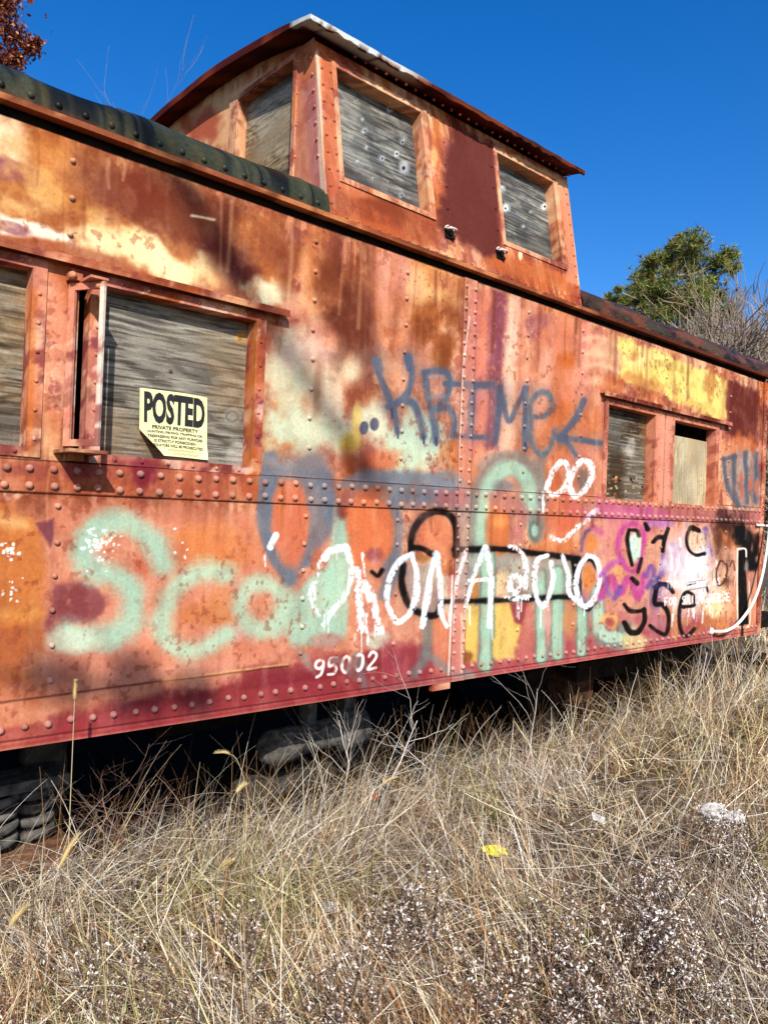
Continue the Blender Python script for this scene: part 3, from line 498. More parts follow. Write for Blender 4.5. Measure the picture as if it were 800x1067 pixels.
    # stencilled letters
    def glyphs(txt, x0, y0, dx, dy, h, slant, wd, col, a_, rg):
        G = {'9': [[(.9, .35), (.5, .5), (.1, .35), (.15, .08), (.5, 0), (.85, .1), (.9, .4), (.75, .85), (.3, 1)]], '5': [[(.9, 0), (.2, 0), (.15, .45), (.6, .4), (.9, .65), (.7, .95), (.1, .95)]], '0': [[(.5, 0), (.15, .2), (.12, .7), (.5, 1), (.86, .75), (.86, .2), (.5, 0)]], '2': [[(.1, .25), (.4, 0), (.85, .15), (.8, .45), (.1, 1), (.95, 1)]],
             'F': [[(.1, 1), (.1, 0), (.9, 0)], [(.1, .5), (.7, .5)]], 'O': [[(.5, 0), (.1, .3), (.1, .7), (.5, 1), (.9, .7), (.9, .3), (.5, 0)]], 'R': [[(.1, 1), (.1, 0), (.8, .1), (.8, .4), (.1, .5), (.9, 1)]], 'S': [[(.9, .1), (.4, 0), (.1, .25), (.8, .65), (.7, 1), (.1, .9)]], 'A': [[(.05, 1), (.5, 0), (.95, 1)], [(.25, .65), (.75, .65)]], 'I': [[(.5, 0), (.5, 1)]], 'L': [[(.1, 0), (.1, 1), (.9, 1)]], 'V': [[(.05, 0), (.5, 1), (.95, 0)]], 'E': [[(.9, 0), (.1, 0), (.1, 1), (.9, 1)], [(.1, .5), (.7, .5)]], 'N': [[(.1, 1), (.1, 0), (.9, 1), (.9, 0)]], 'T': [[(0, 0), (1, 0)], [(.5, 0), (.5, 1)]], 'H': [[(.1, 0), (.1, 1)], [(.9, 0), (.9, 1)], [(.1, .5), (.9, .5)]], 'C': [[(.9, .15), (.5, 0), (.1, .3), (.1, .7), (.5, 1), (.9, .85)]]}
        for i_, ch in enumerate(txt):
            for pl in G.get(ch, []):
                ST([(x0+i_*dx+gx_*dx*.72+slant*(1-gy_)*h, y0+i_*dy+gy_*h+gx_*dy*.72) for gx_, gy_ in pl], wd, col, a_, .7, rg, 0, ch in '950OS2C')
    glyphs('95002', 327, 689, 13.8, -2.2, 17, .08, 3.3, (244, 238, 232), .95, .24)
    B(350, 688, 8, 5, (158, 110, 108), .95, 0, .5, .4); B(366, 700, 5.5, 11, (146, 98, 100), .9, -20, .5, .4); B(370, 690, 4.5, 7, (150, 104, 102), .85)
    glyphs('FOR SAIL  VERSE', 692, 623, 4.6, -.35, 8, 0, 1.3, (252, 250, 250), .9, .12)
    glyphs('THE CENTER AS', 694, 606, 4.4, -.3, 6.5, 0, 1., (252, 248, 250), .75, .3)
    for y_ in (604, 612): ST([(716, y_+3), (734, y_)], 1.2, (90, 70, 80), .5, .7, .5)
    # worn overall: fine chips, streaks of rust through the paint
    ch = sst(.64, .70, fbm(u*38+2, w_*34+3, 3, 4))*sst(.45, .6, fbm(u*2.4, w_*2.4, 7, 3)); cv.all(.4*ch, (150, 74, 56))
    d_ = sst(.60, .74, fbm(u*26, w_*1.3, 2, 4)); cv.all(.07*d_, (128, 62, 44)); cv.all(.07*sst(.6, .75, fbm(u*22+3, w_*1.2+8, 5, 4)), (255, 222, 190))
    bl = sst(.5, .7, fbm(u*12, w_*12+3, 4, 5)); cv.all(.10*bl, (120, 60, 46)); cv.all(.10*sst(.52, .7, fbm(u*14+8, w_*11, 1, 5)), (255, 215, 180))
    cs_ = 1-sst(.050, .056, np.abs(u-3.193)); cv.all(.32*cs_, (226, 160, 146)); cv.all(.7*(1-sst(.001, .004, np.abs(np.abs(u-3.193)-.056))), (110, 58, 50))
    # lines of the belt plate
    for zz in (zl(u), zu(u)): cv.all(.75*(1-sst(.001, .0045, np.abs(w_-zz))), (74, 40, 34))
    cv.all(.5*(1-sst(.002, .006, np.abs(w_-zb(u)-.03))), (96, 46, 42)); cv.all(.45*(1-sst(0, .012, w_-zb(u))), (228, 150, 120))
    def wp(x, z): a_, b_ = proj(np.array([[x, 0, z]])); return a_[0], b_[0]
    rr = random.Random(5)
    for _ in range(150):
        x_ = rr.uniform(.7, 7.1); z_ = rr.choice([zl(x_), zu(x_)-.03, 2.94, 2.94, 2.48]); L_ = rr.uniform(.05, .42 if z_ > 2.5 else .22)
        if z_ == 2.48 and not (x_ < 2 or 4.5 < x_ < 6.5): continue
        ST([wp(x_, z_), wp(x_+rr.uniform(-.006, .006), z_-L_*.5), wp(x_+rr.uniform(-.01, .01), z_-L_)], rr.uniform(1.2, 4.2), rr.choice([(122, 60, 42), (150, 78, 48), (104, 50, 40), (236, 182, 140)]), rr.uniform(.12, .4), 1.5, .1)
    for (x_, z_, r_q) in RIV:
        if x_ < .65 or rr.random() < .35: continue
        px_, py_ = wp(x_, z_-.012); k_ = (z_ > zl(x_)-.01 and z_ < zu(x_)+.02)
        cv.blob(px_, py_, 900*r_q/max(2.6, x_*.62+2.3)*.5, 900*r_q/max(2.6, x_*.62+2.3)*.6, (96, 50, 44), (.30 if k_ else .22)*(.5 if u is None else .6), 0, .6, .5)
    return cv.albedo()

def wall_y(x, z):
    y = -.0075*(sst(0, .004, z-zl(x))*(1-sst(0, .004, z-zu(x))))
    y = y-.006*(1-sst(.054, .058, np.abs(x-3.193)))
    y = y-.005*(1-sst(.02, .024, np.abs(z-zb(x)-.0)))
    y = y+.009*(fbm(x*1.6, z*1.8, 3, 3)-.5)+.002*(fbm(x*12, z*12, 1, 3)-.5)
    return y
xs = list(np.arange(XL, .58, .03)); x = .58
while x < XR: xs.append(x); x += .0042+.0034*(x-.6)/6.6
xs = np.array(xs+[XR]); zt = np.linspace(0, 1, 560)
WX, WT = np.meshgrid(xs, zt); WZ = zb(WX)+(ZE-zb(WX))*WT
WY = wall_y(WX, WZ)
V = np.stack([WX.ravel(), WY.ravel(), WZ.ravel()], 1); n = len(xs)
k = np.arange((n-1)*(len(zt)-1)); r_, c_ = k//(n-1), k % (n-1); k = r_*n+c_
F = np.stack([k, k+1, k+n+1, k+n], 1)
cx = V[F].mean(1)
keep = np.ones(len(F), bool)
for a, b, c, d in OPEN: keep &= ~((cx[:, 0] > a) & (cx[:, 0] < b) & (cx[:, 2] > c) & (cx[:, 2] < d))
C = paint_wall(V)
rb = MB(); rc = []
for (x, z, r) in RIV:
    r = r*random.uniform(.92, 1.06)
    i = min(max(np.searchsorted(xs, x), 0), n-1); j = int(np.clip((z-zb(x))/(ZE-zb(x))*559, 0, 559))
    c0 = C[j*n+i]*.68+np.array(lin((228, 190, 174)))*.32*KALB
    if random.random() < .22: c0 = c0*.55+.45*np.array(lin((150, 76, 56)))*KALB
    rb.dome(np.array([x+random.gauss(0, .002), float(wall_y(np.array(x), np.array(z)))-.001, z+random.gauss(0, .002)]), (0, -1, 0), r, r*1.0, C=np.clip(c0*1.12, 0, .85))
rv, rf, rf3, rcol = rb.arr()
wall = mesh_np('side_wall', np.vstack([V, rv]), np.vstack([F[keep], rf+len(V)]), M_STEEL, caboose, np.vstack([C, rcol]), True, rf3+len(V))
m = MB(); m.box(XL, XR, CW, CW+.01, .72, ZE); m.build('far_side_wall', M_RUSTY, caboose)
m = MB(); m.box(XL, XL+.01, .012, CW, .72, 3.02); m.build('end_wall', M_RUSTY, caboose)
def simple_paint(base, extra=None, k=None):
    def f(V):
        cv = Canvas(V, V[:, 0]+V[:, 1]*.9, V[:, 2]+V[:, 1]*.5, base); rust_base(cv)
        if extra: extra(cv)
        return cv.albedo(k)
    return f
m = MB(); m.box(XR-.012, XR, .012, CW, .72, 3.02, .05)
m.box(XR-.07, XR+.004, -.012, -.004, .70, ZE, .02); m.box(XR+.001, XR+.008, -.012, .07, .70, ZE, .02)
for z in np.arange(.8, 2.93, .075): m.dome(np.array([XR-.032, -.012, z]), (0, -1, 0), .011, .009)
m.build('end_wall', M_STEEL, caboose, False, simple_paint((214, 126, 92)))

# ---- roof, with its rivets and lap seams
prof = np.array([(-.012, 3.028), (-.006, 3.085), (.022, 3.138), (.07, 3.176), (.14, 3.214), (.26, 3.262), (.5, 3.335), (.9, 3.41), (1.4, 3.44)])
prof = np.vstack([smooth_path(prof, 4)]); prof = np.vstack([prof, np.stack([CW-prof[::-1][1:, 0], prof[::-1][1:, 1]], 1)])
rx_ = np.concatenate([np.arange(XL-.1, .6, .1), np.arange(.6, XR+.12, .014)]); m = MB()
RX, RP = np.meshgrid(rx_, np.arange(len(prof))); rY = prof[RP, 0]; rZ = prof[RP, 1]+.006*(fbm(RX*2.5, rY*9, 1, 3)-.5)
seams = (.845, 1.16, 1.215, 1.70, 1.74, 1.79, 2.07, 5.0, 5.9, 6.8)
for s_ in seams: rZ = rZ+.005*np.exp(-((RX-s_)/.010)**2)+.004*(fbm(RX*3, rY*4, 5, 2)-.5)
rv_ = np.stack([RX.ravel(), rY.ravel(), rZ.ravel()], 1); n = len(rx_); k = np.arange((n-1)*(len(prof)-1)); r_, c_ = k//(n-1), k % (n-1); k = r_*n+c_
F = np.stack([k, k+1, k+n+1, k+n], 1); fc = rv_[F].mean(1); m.add(rv_, F[~((fc[:, 0] > 2.18) & (fc[:, 0] < 4.27))])
for x in np.arange(XL, 2.15, .098): m.dome(np.array([x, -.008, 3.066]), (0, -1, .35), .015, .013)
for x in np.arange(4.33, XR, .12): m.dome(np.array([x, -.008, 3.062]), (0, -1, .35), .012, .009)
def paint_roof(V):
    u = V[:, 0]; v = V[:, 1]+V[:, 2]
    cv = Canvas(V, u, v, (74, 77, 60)); a = fbm(u*14, v*1.2, 0, 4)
    cv.all(.8*sst(.5, .62, a), (30, 33, 29)); cv.all(.6*sst(.52, .7, fbm(u*16+4, v*1.3, 2, 4)), (98, 86, 58)); cv.all(.5*sst(.55, .7, fbm(u*5, v*5, 4, 4)), (60, 68, 62))
    cv.all(.55*sst(3.075, 3.03, V[:, 2])*sst(.4, .6, fbm(u*6, v*6, 3, 3)), (128, 74, 44))
    for s_ in seams: cv.all(.75*(1-sst(.002, .010, np.abs(u-s_-.014))), (14, 14, 14)); cv.all(.3*(1-sst(.0, .05, np.abs(u-s_+.03))), (120, 112, 88))
    rt = sst(4.0, 4.4, u); cv.all(.85*rt, (96, 66, 46)); cv.all(rt*.7*sst(.5, .66, fbm(u*7, v*7, 5, 4)), (46, 38, 32)); cv.all(rt*.7*sst(.54, .68, fbm(u*5+2, v*9, 1, 4)), (150, 86, 52)); cv.all(rt*.6*sst(.56, .68, fbm(u*9+2, v*11, 6, 4)), (88, 88, 62))
    return cv.albedo()
m.build('roof', M_ROOF, caboose, True, paint_roof)
m = MB(); m.box(XL, XR-.02, .016, .03, 2.9, 3.035); m.build('eave_light_block', M_DARK, caboose)  # added dark sheet, keeps interior light out of the gap below the rail
m = MB()
m.box(XL-.06, XR+.02, -.046, -.002, 3.000, 3.022, .03)
def paint_drip(V):
    cv = Canvas(V, V[:, 0], V[:, 2]+V[:, 1], (166, 96, 66)); u = V[:, 0]
    cv.all(.8*sst(.45, .6, fbm(u*5, V[:, 2]*30, 0, 4)), (132, 74, 48)); cv.all(.7*sst(.5, .65, fbm(u*9, V[:, 2]*20, 2, 4)), (226, 150, 100)); cv.all(sst(4.1, 4.6, u)*.8, (106, 54, 40))
    return cv.albedo()
m.build('drip_rail', M_STEEL, caboose, False, paint_drip)

# ---- plywood
def paint_wood(extra=None, base=(148, 138, 127), scale=1., warm=0., seed=0, vert=False, cont=26):
    def f(V):
        u, w_ = V[:, 0]+V[:, 1]+seed*3.1, V[:, 2]+seed*1.7
        if vert: u, w_ = w_, u
        cv = Canvas(V, u, w_, base)
        wp = fbm(u*2.2*scale, w_*5*scale, seed, 4)*2.2+fbm(u*.9*scale, w_*1.7*scale, seed+2, 3)*1.6
        ring = .5+.5*np.sin((w_*3+wp)*cont*scale)
        cv.all(.42*sst(.6, .95, ring), (84, 76, 70)); cv.all(.35*sst(.45, .1, ring), (176, 166, 152))
        cv.all(.5*sst(.52, .62, fbm(u*6, w_*140, seed+1, 3)), (58, 50, 46)); cv.all(.5*sst(.54, .66, fbm(u*5+3, w_*110, seed+3, 3)), (200, 190, 176))
        cv.all((.4+warm)*sst(.48, .68, fbm(u*3+1, w_*4, seed+4, 4)), (164, 128, 92)); cv.all(.5*sst(.54, .7, fbm(u*2.5+8, w_*5, seed+5, 4)), (88, 80, 78)); cv.all(.35*sst(.5, .7, fbm(u*2+8, w_*3, seed+6, 3)), (178, 172, 164))
        if extra: extra(cv)
        return cv.albedo()
    return f
def frame_bars(m, a, b, c, d, wl, wr, wt, wb, y0=-.010, y1=.075, T=None, step=.011, riv=True):
    m.box(a-wl, a, y0, y1, c-wb, d+wt, step, T); m.box(b, b+wr, y0, y1, c-wb, d+wt, step, T)
    m.box(a, b, y0+.001, y1, d, d+wt, step, T); m.box(a, b, y0+.001, y1, c-wb, c, step, T)
    if riv:
        tf = T or (lambda p: p)
        for z in np.arange(c+.03, d+wt, .105):
            for x in (a-wl*.5, b+wr*.5):
                p = tf(np.array([[x, y0, z], [x, y0-.1, z]])); m.dome(p[0], p[1]-p[0], .009, .007, 7)
        for x in np.arange(a+.05, b, .11):
            for z in (d+wt*.5, c-wb*.5):
                p = tf(np.array([[x, y0, z], [x, y0-.1, z]])); m.dome(p[0], p[1]-p[0], .009, .007, 7)
def fr_left(cv):
    cv.all(.6*sst(.45, .6, fbm(cv.u*8, cv.w*8, 3, 4)), (216, 140, 126)); cv.all(.7*sst(.55, .64, fbm(cv.u*16, cv.w*14, 5, 4)), (142, 66, 72)); cv.all(.6*sst(.6, .68, fbm(cv.u*18+4, cv.w*14, 1, 4)), (244, 206, 190))
    cv.blob(112, 300, 30, 7, (226, 150, 140), .8, 10); cv.poly([(262, 335), (270, 335), (262, 485), (255, 485)], (214, 140, 70), .5, 3, 2); cv.poly([(30, 300), (38, 300), (34, 470), (28, 470)], (214, 120, 60), .7, 3, 2); cv.blob(150, 484, 16, 6, (150, 60, 72), .8)
def fr_right(cv): cv.all(.5, (226, 158, 140)) if 0 else cv.all(.45+0*cv.u, (226, 156, 136)); cv.all(.65*sst(.4, .6, fbm(cv.u*6, cv.w*4, 3, 4)), (230, 150, 124)); cv.all(.5*sst(.55, .65, fbm(cv.u*16, cv.w*14, 5, 4)), (158, 76, 66)); cv.poly([(686, 434), (699, 438), (697, 526), (684, 524)], (236, 160, 136), .8, 2, 2)
BD = .066
def wknot(cv):
    cv.blob(251, 352, 9, 7, (206, 150, 72), .9, 0, .3, .3); cv.blob(250, 353, 4, 3, (120, 76, 36), .9); cv.blob(242, 434, 10, 9, (190, 184, 174), .5, 0, .4, .3)
    for r in (6,): cv.stroke([(242+r*math.cos(t), 434+r*.9*math.sin(t)) for t in np.linspace(0, 6.28, 14)], 1.5, (92, 86, 80), .6, .8)
    cv.blob(248, 470, 10, 14, (196, 192, 184), .5)
    for y0 in (326, 334): cv.stroke([(115, y0), (170, y0+14), (262, y0+20)], 2, (196, 188, 176), .6, 1, 0, 1)
    cv.blob(200, 360, 60, 20, (150, 138, 122), .4)
wb_ = [dict(base=(140, 116, 88), warm=.4, seed=1), dict(extra=wknot, base=(142, 132, 121), seed=2, scale=.75), dict(base=(92, 68, 46), warm=.6, seed=3, scale=1.6, cont=34, extra=lambda cv: [cv.blob(654, 466, 6, 10, (206, 198, 190), .7, 0, .8, .8), cv.blob(641, 496, 10, 26, (84, 66, 48), .8), cv.blob(640, 450, 12, 20, (120, 118, 116), .6), cv.blob(675, 462, 7, 28, (150, 92, 48), .7, 0, .8, .8)] + [cv.blob(random.uniform(632, 678), random.uniform(495, 520), 1.4, 1.2, random.choice([(210, 190, 150), (200, 120, 60), (30, 24, 20)]), .8) for _ in range(40)]),
       dict(base=(212, 188, 150), warm=.3, seed=4, vert=True, cont=40, extra=lambda cv: cv.all(.55+0*cv.u, (222, 198, 158)))]
for q, (a, b, c, d) in enumerate(OPEN):
    m = MB(); wl, wr = ((.05, .05), (.032, .05), (.045, .05), (.05, .055))[q]
    if q == 2: wr = .13
    if q == 3: wl = .14
    frame_bars(m, a, b, c, d, wl, wr, .038, .036)
    fo = m.build('window_frame', M_STEEL, caboose, False, simple_paint((206, 112, 68), fr_left if q < 2 else fr_right))
    if q == 1:
        m = MB(); m.box(1.076, 1.134, -.011, .05, c, d, .011)
        for z in np.arange(c+.06, d, .105): m.dome(np.array([1.105, -.011, z]), (0, -1, 0), .009, .007, 7)
        m.build('sash_bar', M_STEEL, caboose, False, simple_paint((206, 130, 118), fr_left)); a = 1.134
    m = MB(); top = d+.02 if q != 3 else d-.1
    if q == 0: top = d
    m.grid(lambda s, t: np.stack([a-.02+s*(b-a+.04), BD+.012*(fbm(s*2, t*2, q, 2)-.5), c-.02+t*(top-c+.02)], 1), int((b-a)/.0042) if a > .5 or q == 0 else 40, 170)
    m.box(a-.02, b+.02, BD+.012, BD+.024, c-.02, top-.001); bo = m.build('plywood_board', M_WOOD, fo, True, paint_wood(**wb_[q]))
    m = MB(); m.box(a-.2, b+.05, .30, .31, c-.05, d+.05); m.build('blackout_panel', M_DARK, fo)  # unseen dark sheet, added so gaps round the board read black
# screw heads on the plywood
m = MB(); p = on_y(178, 387, BD); m.dome(p, (0, -1, 0), .009, .006); m.build('screw', M_GRIME, caboose)
# hoods over the window pairs
def hood(name, x0, x1, z, base):
    m = MB(); m.box(x0, x1, -.046, -.004, z+.006, z+.017, .015); m.box(x0, x1, -.046, -.040, z-.012, z+.0055, .015)
    m.build(name, M_STEEL, caboose, False, simple_paint(base))
hood('window_hood', .0, 1.955, 2.505, (178, 98, 62)); hood('window_hood', 4.515, 6.44, 2.500, (120, 60, 44))

# ---- folding wind deflector beside the near window
dA = np.array([1.004, -.022]); dB = np.array([1.074, -.155]); dd = (dB-dA)/np.linalg.norm(dB-dA); dn = np.array([-dd[1], dd[0]])
def TD(p): q_ = p.copy(); q_[:, 0] = dA[0]+dd[0]*p[:, 0]+dn[0]*p[:, 1]; q_[:, 1] = dA[1]+dd[1]*p[:, 0]+dn[1]*p[:, 1]; return q_
L_ = np.linalg.norm(dB-dA); m = MB()
m.box(-.012, .016, -.006, .006, 1.825, 2.425, .012, TD); m.box(L_-.018, L_, -.006, .006, 1.825, 2.425, .012, TD)
m.box(.016, L_-.018, -.005, .005, 2.400, 2.425, .012, TD); m.box(.016, L_-.018, -.005, .005, 1.825, 1.85, .012, TD)
def dfl(cv): cv.all(.55*sst(.4, .6, fbm(cv.u*10, cv.w*10, 3, 4)), (226, 152, 138)); cv.poly([(103, 296), (112, 298), (108, 480), (98, 478)], (244, 226, 212), .85, 1.5, 1); cv.all(.6*sst(.58, .66, fbm(cv.u*20, cv.w*16, 5, 4)), (140, 70, 66))
df = m.build('wind_deflector', M_STEEL, caboose, False, simple_paint((214, 134, 116), dfl))
m = MB()
m.box(.965, 1.105, -.165, -.004, 1.797, 1.809, .02); m.box(1.01, 1.05, -.08, -.005, 1.772, 1.7965, .02)
m.build('hinge_bracket', M_STEEL, df, False, simple_paint((120, 66, 54))); m = MB()
m.box(.985, 1.03, -.05, -.006, 2.436, 2.462, .02); m.dome(np.array([.992, -.05, 2.449]), (0, -1, 0), .016, .02); m.box(1.02, 1.085, -.155, -.045, 2.428, 2.437, .02); m.dome(np.array([1.06, -.13, 2.41]), (0, -1, 0), .014, .012)
m.build('hinge_bracket', M_STEEL, df, False, simple_paint((150, 84, 66)))

# ---- cupola
CX0, CX1, CZ0, CZ1 = 2.172, 4.275, 3.03, 3.92
lean = .145/.84
cn = np.array([0, .84, -.145]); cn /= np.linalg.norm(cn); cvv = np.array([0, .145, .84]); cvv /= np.linalg.norm(cvv)
def TC(p):                                             # local: x, outward(-)/inward(+), height along the leaning side
    return np.stack([p[:, 0], p[:, 1]*cn[1]+(p[:, 2]-3.04)*cvv[1], 3.04+p[:, 1]*cn[2]+(p[:, 2]-3.04)*cvv[2]], 1)
COP = [(2.292, 2.882, 3.262, 3.852), (3.526, 4.098, 3.285, 3.855)]
xs = np.linspace(CX0, CX1, 400); hs_ = np.linspace(2.998, 3.945, 180)
A_, B_ = np.meshgrid(xs, hs_); L0 = np.stack([A_.ravel(), (.006*(fbm(A_*3, B_*3, 2, 3)-.5)).ravel(), B_.ravel()], 1)
n = 400; k = np.arange((n-1)*179); r_, c_ = k//(n-1), k % (n-1); k = r_*n+c_; F = np.stack([k, k+1, k+n+1, k+n], 1)
cc = L0[F].mean(1); keep = np.ones(len(F), bool)
for a, b, c, d in COP: keep &= ~((cc[:, 0] > a) & (cc[:, 0] < b) & (cc[:, 2] > c) & (cc[:, 2] < d))
m = MB(); m.add(TC(L0), F[keep])
def crow(x0, z0, x1, z1, stp, r=.0095):
    nn = max(1, int(math.hypot(x1-x0, z1-z0)/stp))
    for i in range(nn+1):
        p = TC(np.array([[x0+(x1-x0)*i/nn, -.001, z0+(z1-z0)*i/nn], [x0+(x1-x0)*i/nn, -.1, z0+(z1-z0)*i/nn]])); m.dome(p[0], p[1]-p[0], r, r*.8, 7)
crow(CX0+.05, 3.05, CX1-.03, 3.05, .068); crow(CX0+.03, 3.1, CX0+.03, 3.9, .085); crow(CX1-.03, 3.1, CX1-.03, 3.9, .07); crow(CX0+.085, 3.2, CX0+.085, 3.9, .085)
crow(3.03, 3.2, 3.06, 3.88, .125); crow(3.46, 3.2, 3.47, 3.88, .125); crow(CX0+.1, 3.905, CX1-.02, 3.905, .075)
# end walls, far side and inner black lining
YC0 = lambda z: (z-3.04)*lean
def zroof(y): return 4.115-.135*((y-1.4)/1.32)**2-.03*np.maximum(0, np.abs(y-1.4)-1.1)
def endw(x, flip):
    def fn(s, t):
        z = 3.02+t*0; y = s*(CW-.0)
        zt_ = zroof(np.clip(y, .1, CW-.1))-.03
        z = 3.05+t*(zt_-3.05); yl = (z-3.04)*lean; yy = yl+s*(CW-2*yl)
        return np.stack([np.full_like(s, x), yy, z], 1)
    return fn
EO = (.315, .858, 3.25, 3.905)
a_, b_ = np.meshgrid(np.linspace(0, 1, 200), np.linspace(0, 1, 90)); EV = endw(CX0, False)(a_.ravel(), b_.ravel()); n = 200; k = np.arange(199*89); r_, c_ = k//199, k % 199; k = r_*n+c_; EF = np.stack([k, k+1, k+n+1, k+n], 1)
ec = EV[EF].mean(1); ek = ~((ec[:, 1] > EO[0]) & (ec[:, 1] < EO[1]) & (ec[:, 2] > EO[2]) & (ec[:, 2] < EO[3])); m.add(EV, EF[ek][:, ::-1])
m.grid(endw(CX1, True), 20, 10)
m.grid(lambda s, t: np.stack([CX0+s*(CX1-CX0), CW-(t*.9)*lean, 3.03+t*.9], 1), 4, 4, True)
for z in np.arange(3.34, 3.92, .085): m.dome(np.array([CX0-.001, YC0(z)+.035, z]), (-1, 0, 0), .010, .008, 7)
for z in np.arange(3.4, 3.95, .16): m.dome(np.array([CX0-.001, .285, z]), (-1, 0, 0), .009, .007, 7)
def paint_cup(V):
    cv = Canvas(V, V[:, 0]+V[:, 1]*.8, V[:, 2], (206, 112, 68)); rust_base(cv); P = cv.poly; B = cv.blob
    P([(340, 185), (460, 222), (460, 262), (345, 228)], (168, 82, 50), .65, 6, 6); P([(470, 128), (519, 154), (524, 262), (512, 272), (456, 236), (462, 180)], (118, 62, 56), .92, 5, 4); B(456, 150, 6, 30, (212, 118, 62), .6); B(452, 165, 4, 12, (246, 190, 130), .7)
    P([(524, 262), (600, 290), (604, 308), (500, 275)], (204, 112, 64), .7, 5, 5); B(542, 265, 2, 6, (246, 220, 190), .9, 0, .4, .2); B(400, 215, 30, 10, (140, 70, 46), .6, 25); B(375, 200, 20, 8, (226, 134, 90), .6, 20); B(400, 240, 40, 8, (206, 108, 62), .6, 20)
    P([(335, 55), (352, 60), (354, 190), (340, 222)], (204, 112, 78), .75, 3, 3); P([(344, 62), (440, 112), (440, 122), (350, 72)], (244, 206, 160), .85, 2, 2, .2); P([(515, 152), (596, 190), (596, 200), (520, 164)], (240, 196, 150), .8, 2, 2, .2)
    P([(582, 192), (597, 196), (605, 300), (592, 296)], (226, 150, 116), .8, 3, 4); P([(594, 200), (598, 200), (606, 296), (602, 296)], (244, 220, 190), .7, 1, 2, .3)
    # end wall
    P([(165, 130), (245, 85), (250, 160), (205, 150)], (240, 184, 134), .85, 8, 8); P([(236, 100), (310, 56), (312, 66), (250, 112)], (242, 190, 140), .7, 2, 2); B(215, 130, 20, 16, (190, 90, 66), .8, -25, .6, .8); B(195, 128, 8, 10, (196, 100, 60), .8); P([(304, 58), (312, 58), (326, 160), (334, 215), (306, 185)], (222, 140, 110), .7, 4, 4); P([(318, 90), (330, 60), (335, 150), (336, 215), (322, 190)], (190, 118, 124), .6, 3, 4)
    P([(328, 55), (332, 52), (341, 225), (334, 225)], (244, 216, 190), .7, 1, 1.2, .25)
    return cv.albedo()
m.build('cupola_wall', M_STEEL, caboose, False, paint_cup)
m = MB(); m.box(CX0+.25, CX1-.25, .55, CW-.55, 3.3, 3.88); m.build('cupola_interior', M_DARK, caboose)
def holes(pts):
    def f(cv):
        for x, y, r in pts:
            cv.blob(x, y, r*1.1, r*1.3, (196, 196, 196), .75, random.uniform(0, 90), .6, 1.3); cv.blob(x, y, r*.6, r*.8, (236, 236, 236), .8, 20, .5, 1.2)
            if r > 2.9: cv.blob(x+.3, y+.2, r*.32, r*.38, (30, 28, 28), .85, 0, .4, .4)
        cv.all(.35*sst(.5, .7, fbm(cv.u*9, cv.w*12, 3, 4)), (70, 70, 74))
    return f
HA = [(371, 106, 3), (380, 136, 3.6), (378, 124, 2), (419, 148, 4), (413, 160, 4), (420, 175, 4.5), (398, 165, 3), (382, 153, 2), (372, 168, 2.4), (389, 186, 3), (418, 203, 3.5), (406, 113, 4), (404, 190, 2)]
HB = [(526, 217, 3.2), (522, 197, 2.6), (552, 221, 2), (545, 236, 1.8), (567, 215, 3.5)]
for (a, b, c, d), hl, sdv in zip(COP, (HA, HB), (5, 6)):
    m = MB(); frame_bars(m, a, b, c, d, .028, .045, .03, .03, -.008, .08, TC, .012, False)
    fo = m.build('window_frame', M_STEEL, caboose, False, simple_paint((216, 138, 98), lambda cv: cv.all(.6*sst(.42, .6, fbm(cv.u*5, cv.w*7, 2, 4)), (240, 192, 150))))
    m = MB(); m.grid(lambda s, t: TC(np.stack([a-.01+s*(b-a+.02),   .066+0*s, c-.01+t*(d-c+.02)], 1)), 150, 150)
    m.build('plywood_board', M_WOOD, fo, True, paint_wood(holes(hl), (122, 121, 120), (.8, .5)[sdv-5], -.3, sdv, False, (30, 16)[sdv-5]))
m = MB()
TE = lambda p: np.stack([CX0+p[:, 1], p[:, 0], p[:, 2]], 1)
frame_bars(m, EO[0], EO[1], EO[2], EO[3], .03, .085, .03, .02, -.01, .06, TE, .014, False)
fo = m.build('window_frame', M_STEEL, caboose, False, simple_paint((224, 142, 100)))
m = MB(); m.grid(lambda s, t: np.stack([np.full_like(s, CX0+.055), EO[1]+.01-s*(EO[1]-EO[0]+.02), EO[2]-.01+t*(EO[3]-EO[2]+.02)], 1), 120, 120, False)
m.build('plywood_board', M_WOOD, fo, True, paint_wood(None, (176, 148, 112), 1.1, .3, 7))
# roof of the cupola
OX0, OX1 = CX0-.10, CX1+.035
def sect(y): return zroof(y)
yy = np.concatenate([np.linspace(.06, .5, 14), np.linspace(.6, CW-.06, 26)]); m = MB()
def roof_sheet(dz, flip, x0=OX0, x1=OX1):
    xx = np.linspace(x0, x1, 130); A2, B2 = np.meshgrid(xx, yy); edge = (B2 < .07) | (B2 > CW-.07); Z2 = sect(B2)+np.where(dz < 0, -.02+(dz+.02)*sst(.06, .5, np.minimum(B2, CW-B2)), 0)+.012*(fbm(A2*2.4+3, B2*3, 2, 3)-.5)
    B2 = B2+edge*.022*(fbm(A2*11, A2*2+3, 6, 4)-.5); v = np.stack([A2.ravel(), B2.ravel(), Z2.ravel()], 1); n = 130; k = np.arange(129*(len(yy)-1)); r_, c_ = k//129, k % 129; k = r_*n+c_
    f = np.stack([k, k+1, k+n+1, k+n], 1); m.add(v, f[:, ::-1] if flip else f); return v.reshape(len(yy), n, 3)
T1 = roof_sheet(.0, False); T0 = roof_sheet(-.042, True)
def strip(a, b):
    nn = len(a); v = np.vstack([a, b]); i = np.arange(nn-1); m.add(v, np.stack([i, i+1, i+1+nn, i+nn], 1))
strip(T0[0], T1[0]); strip(T1[-1], T0[-1]); strip(T1[:, 0], T0[:, 0]); strip(T0[:, -1], T1[:, -1])
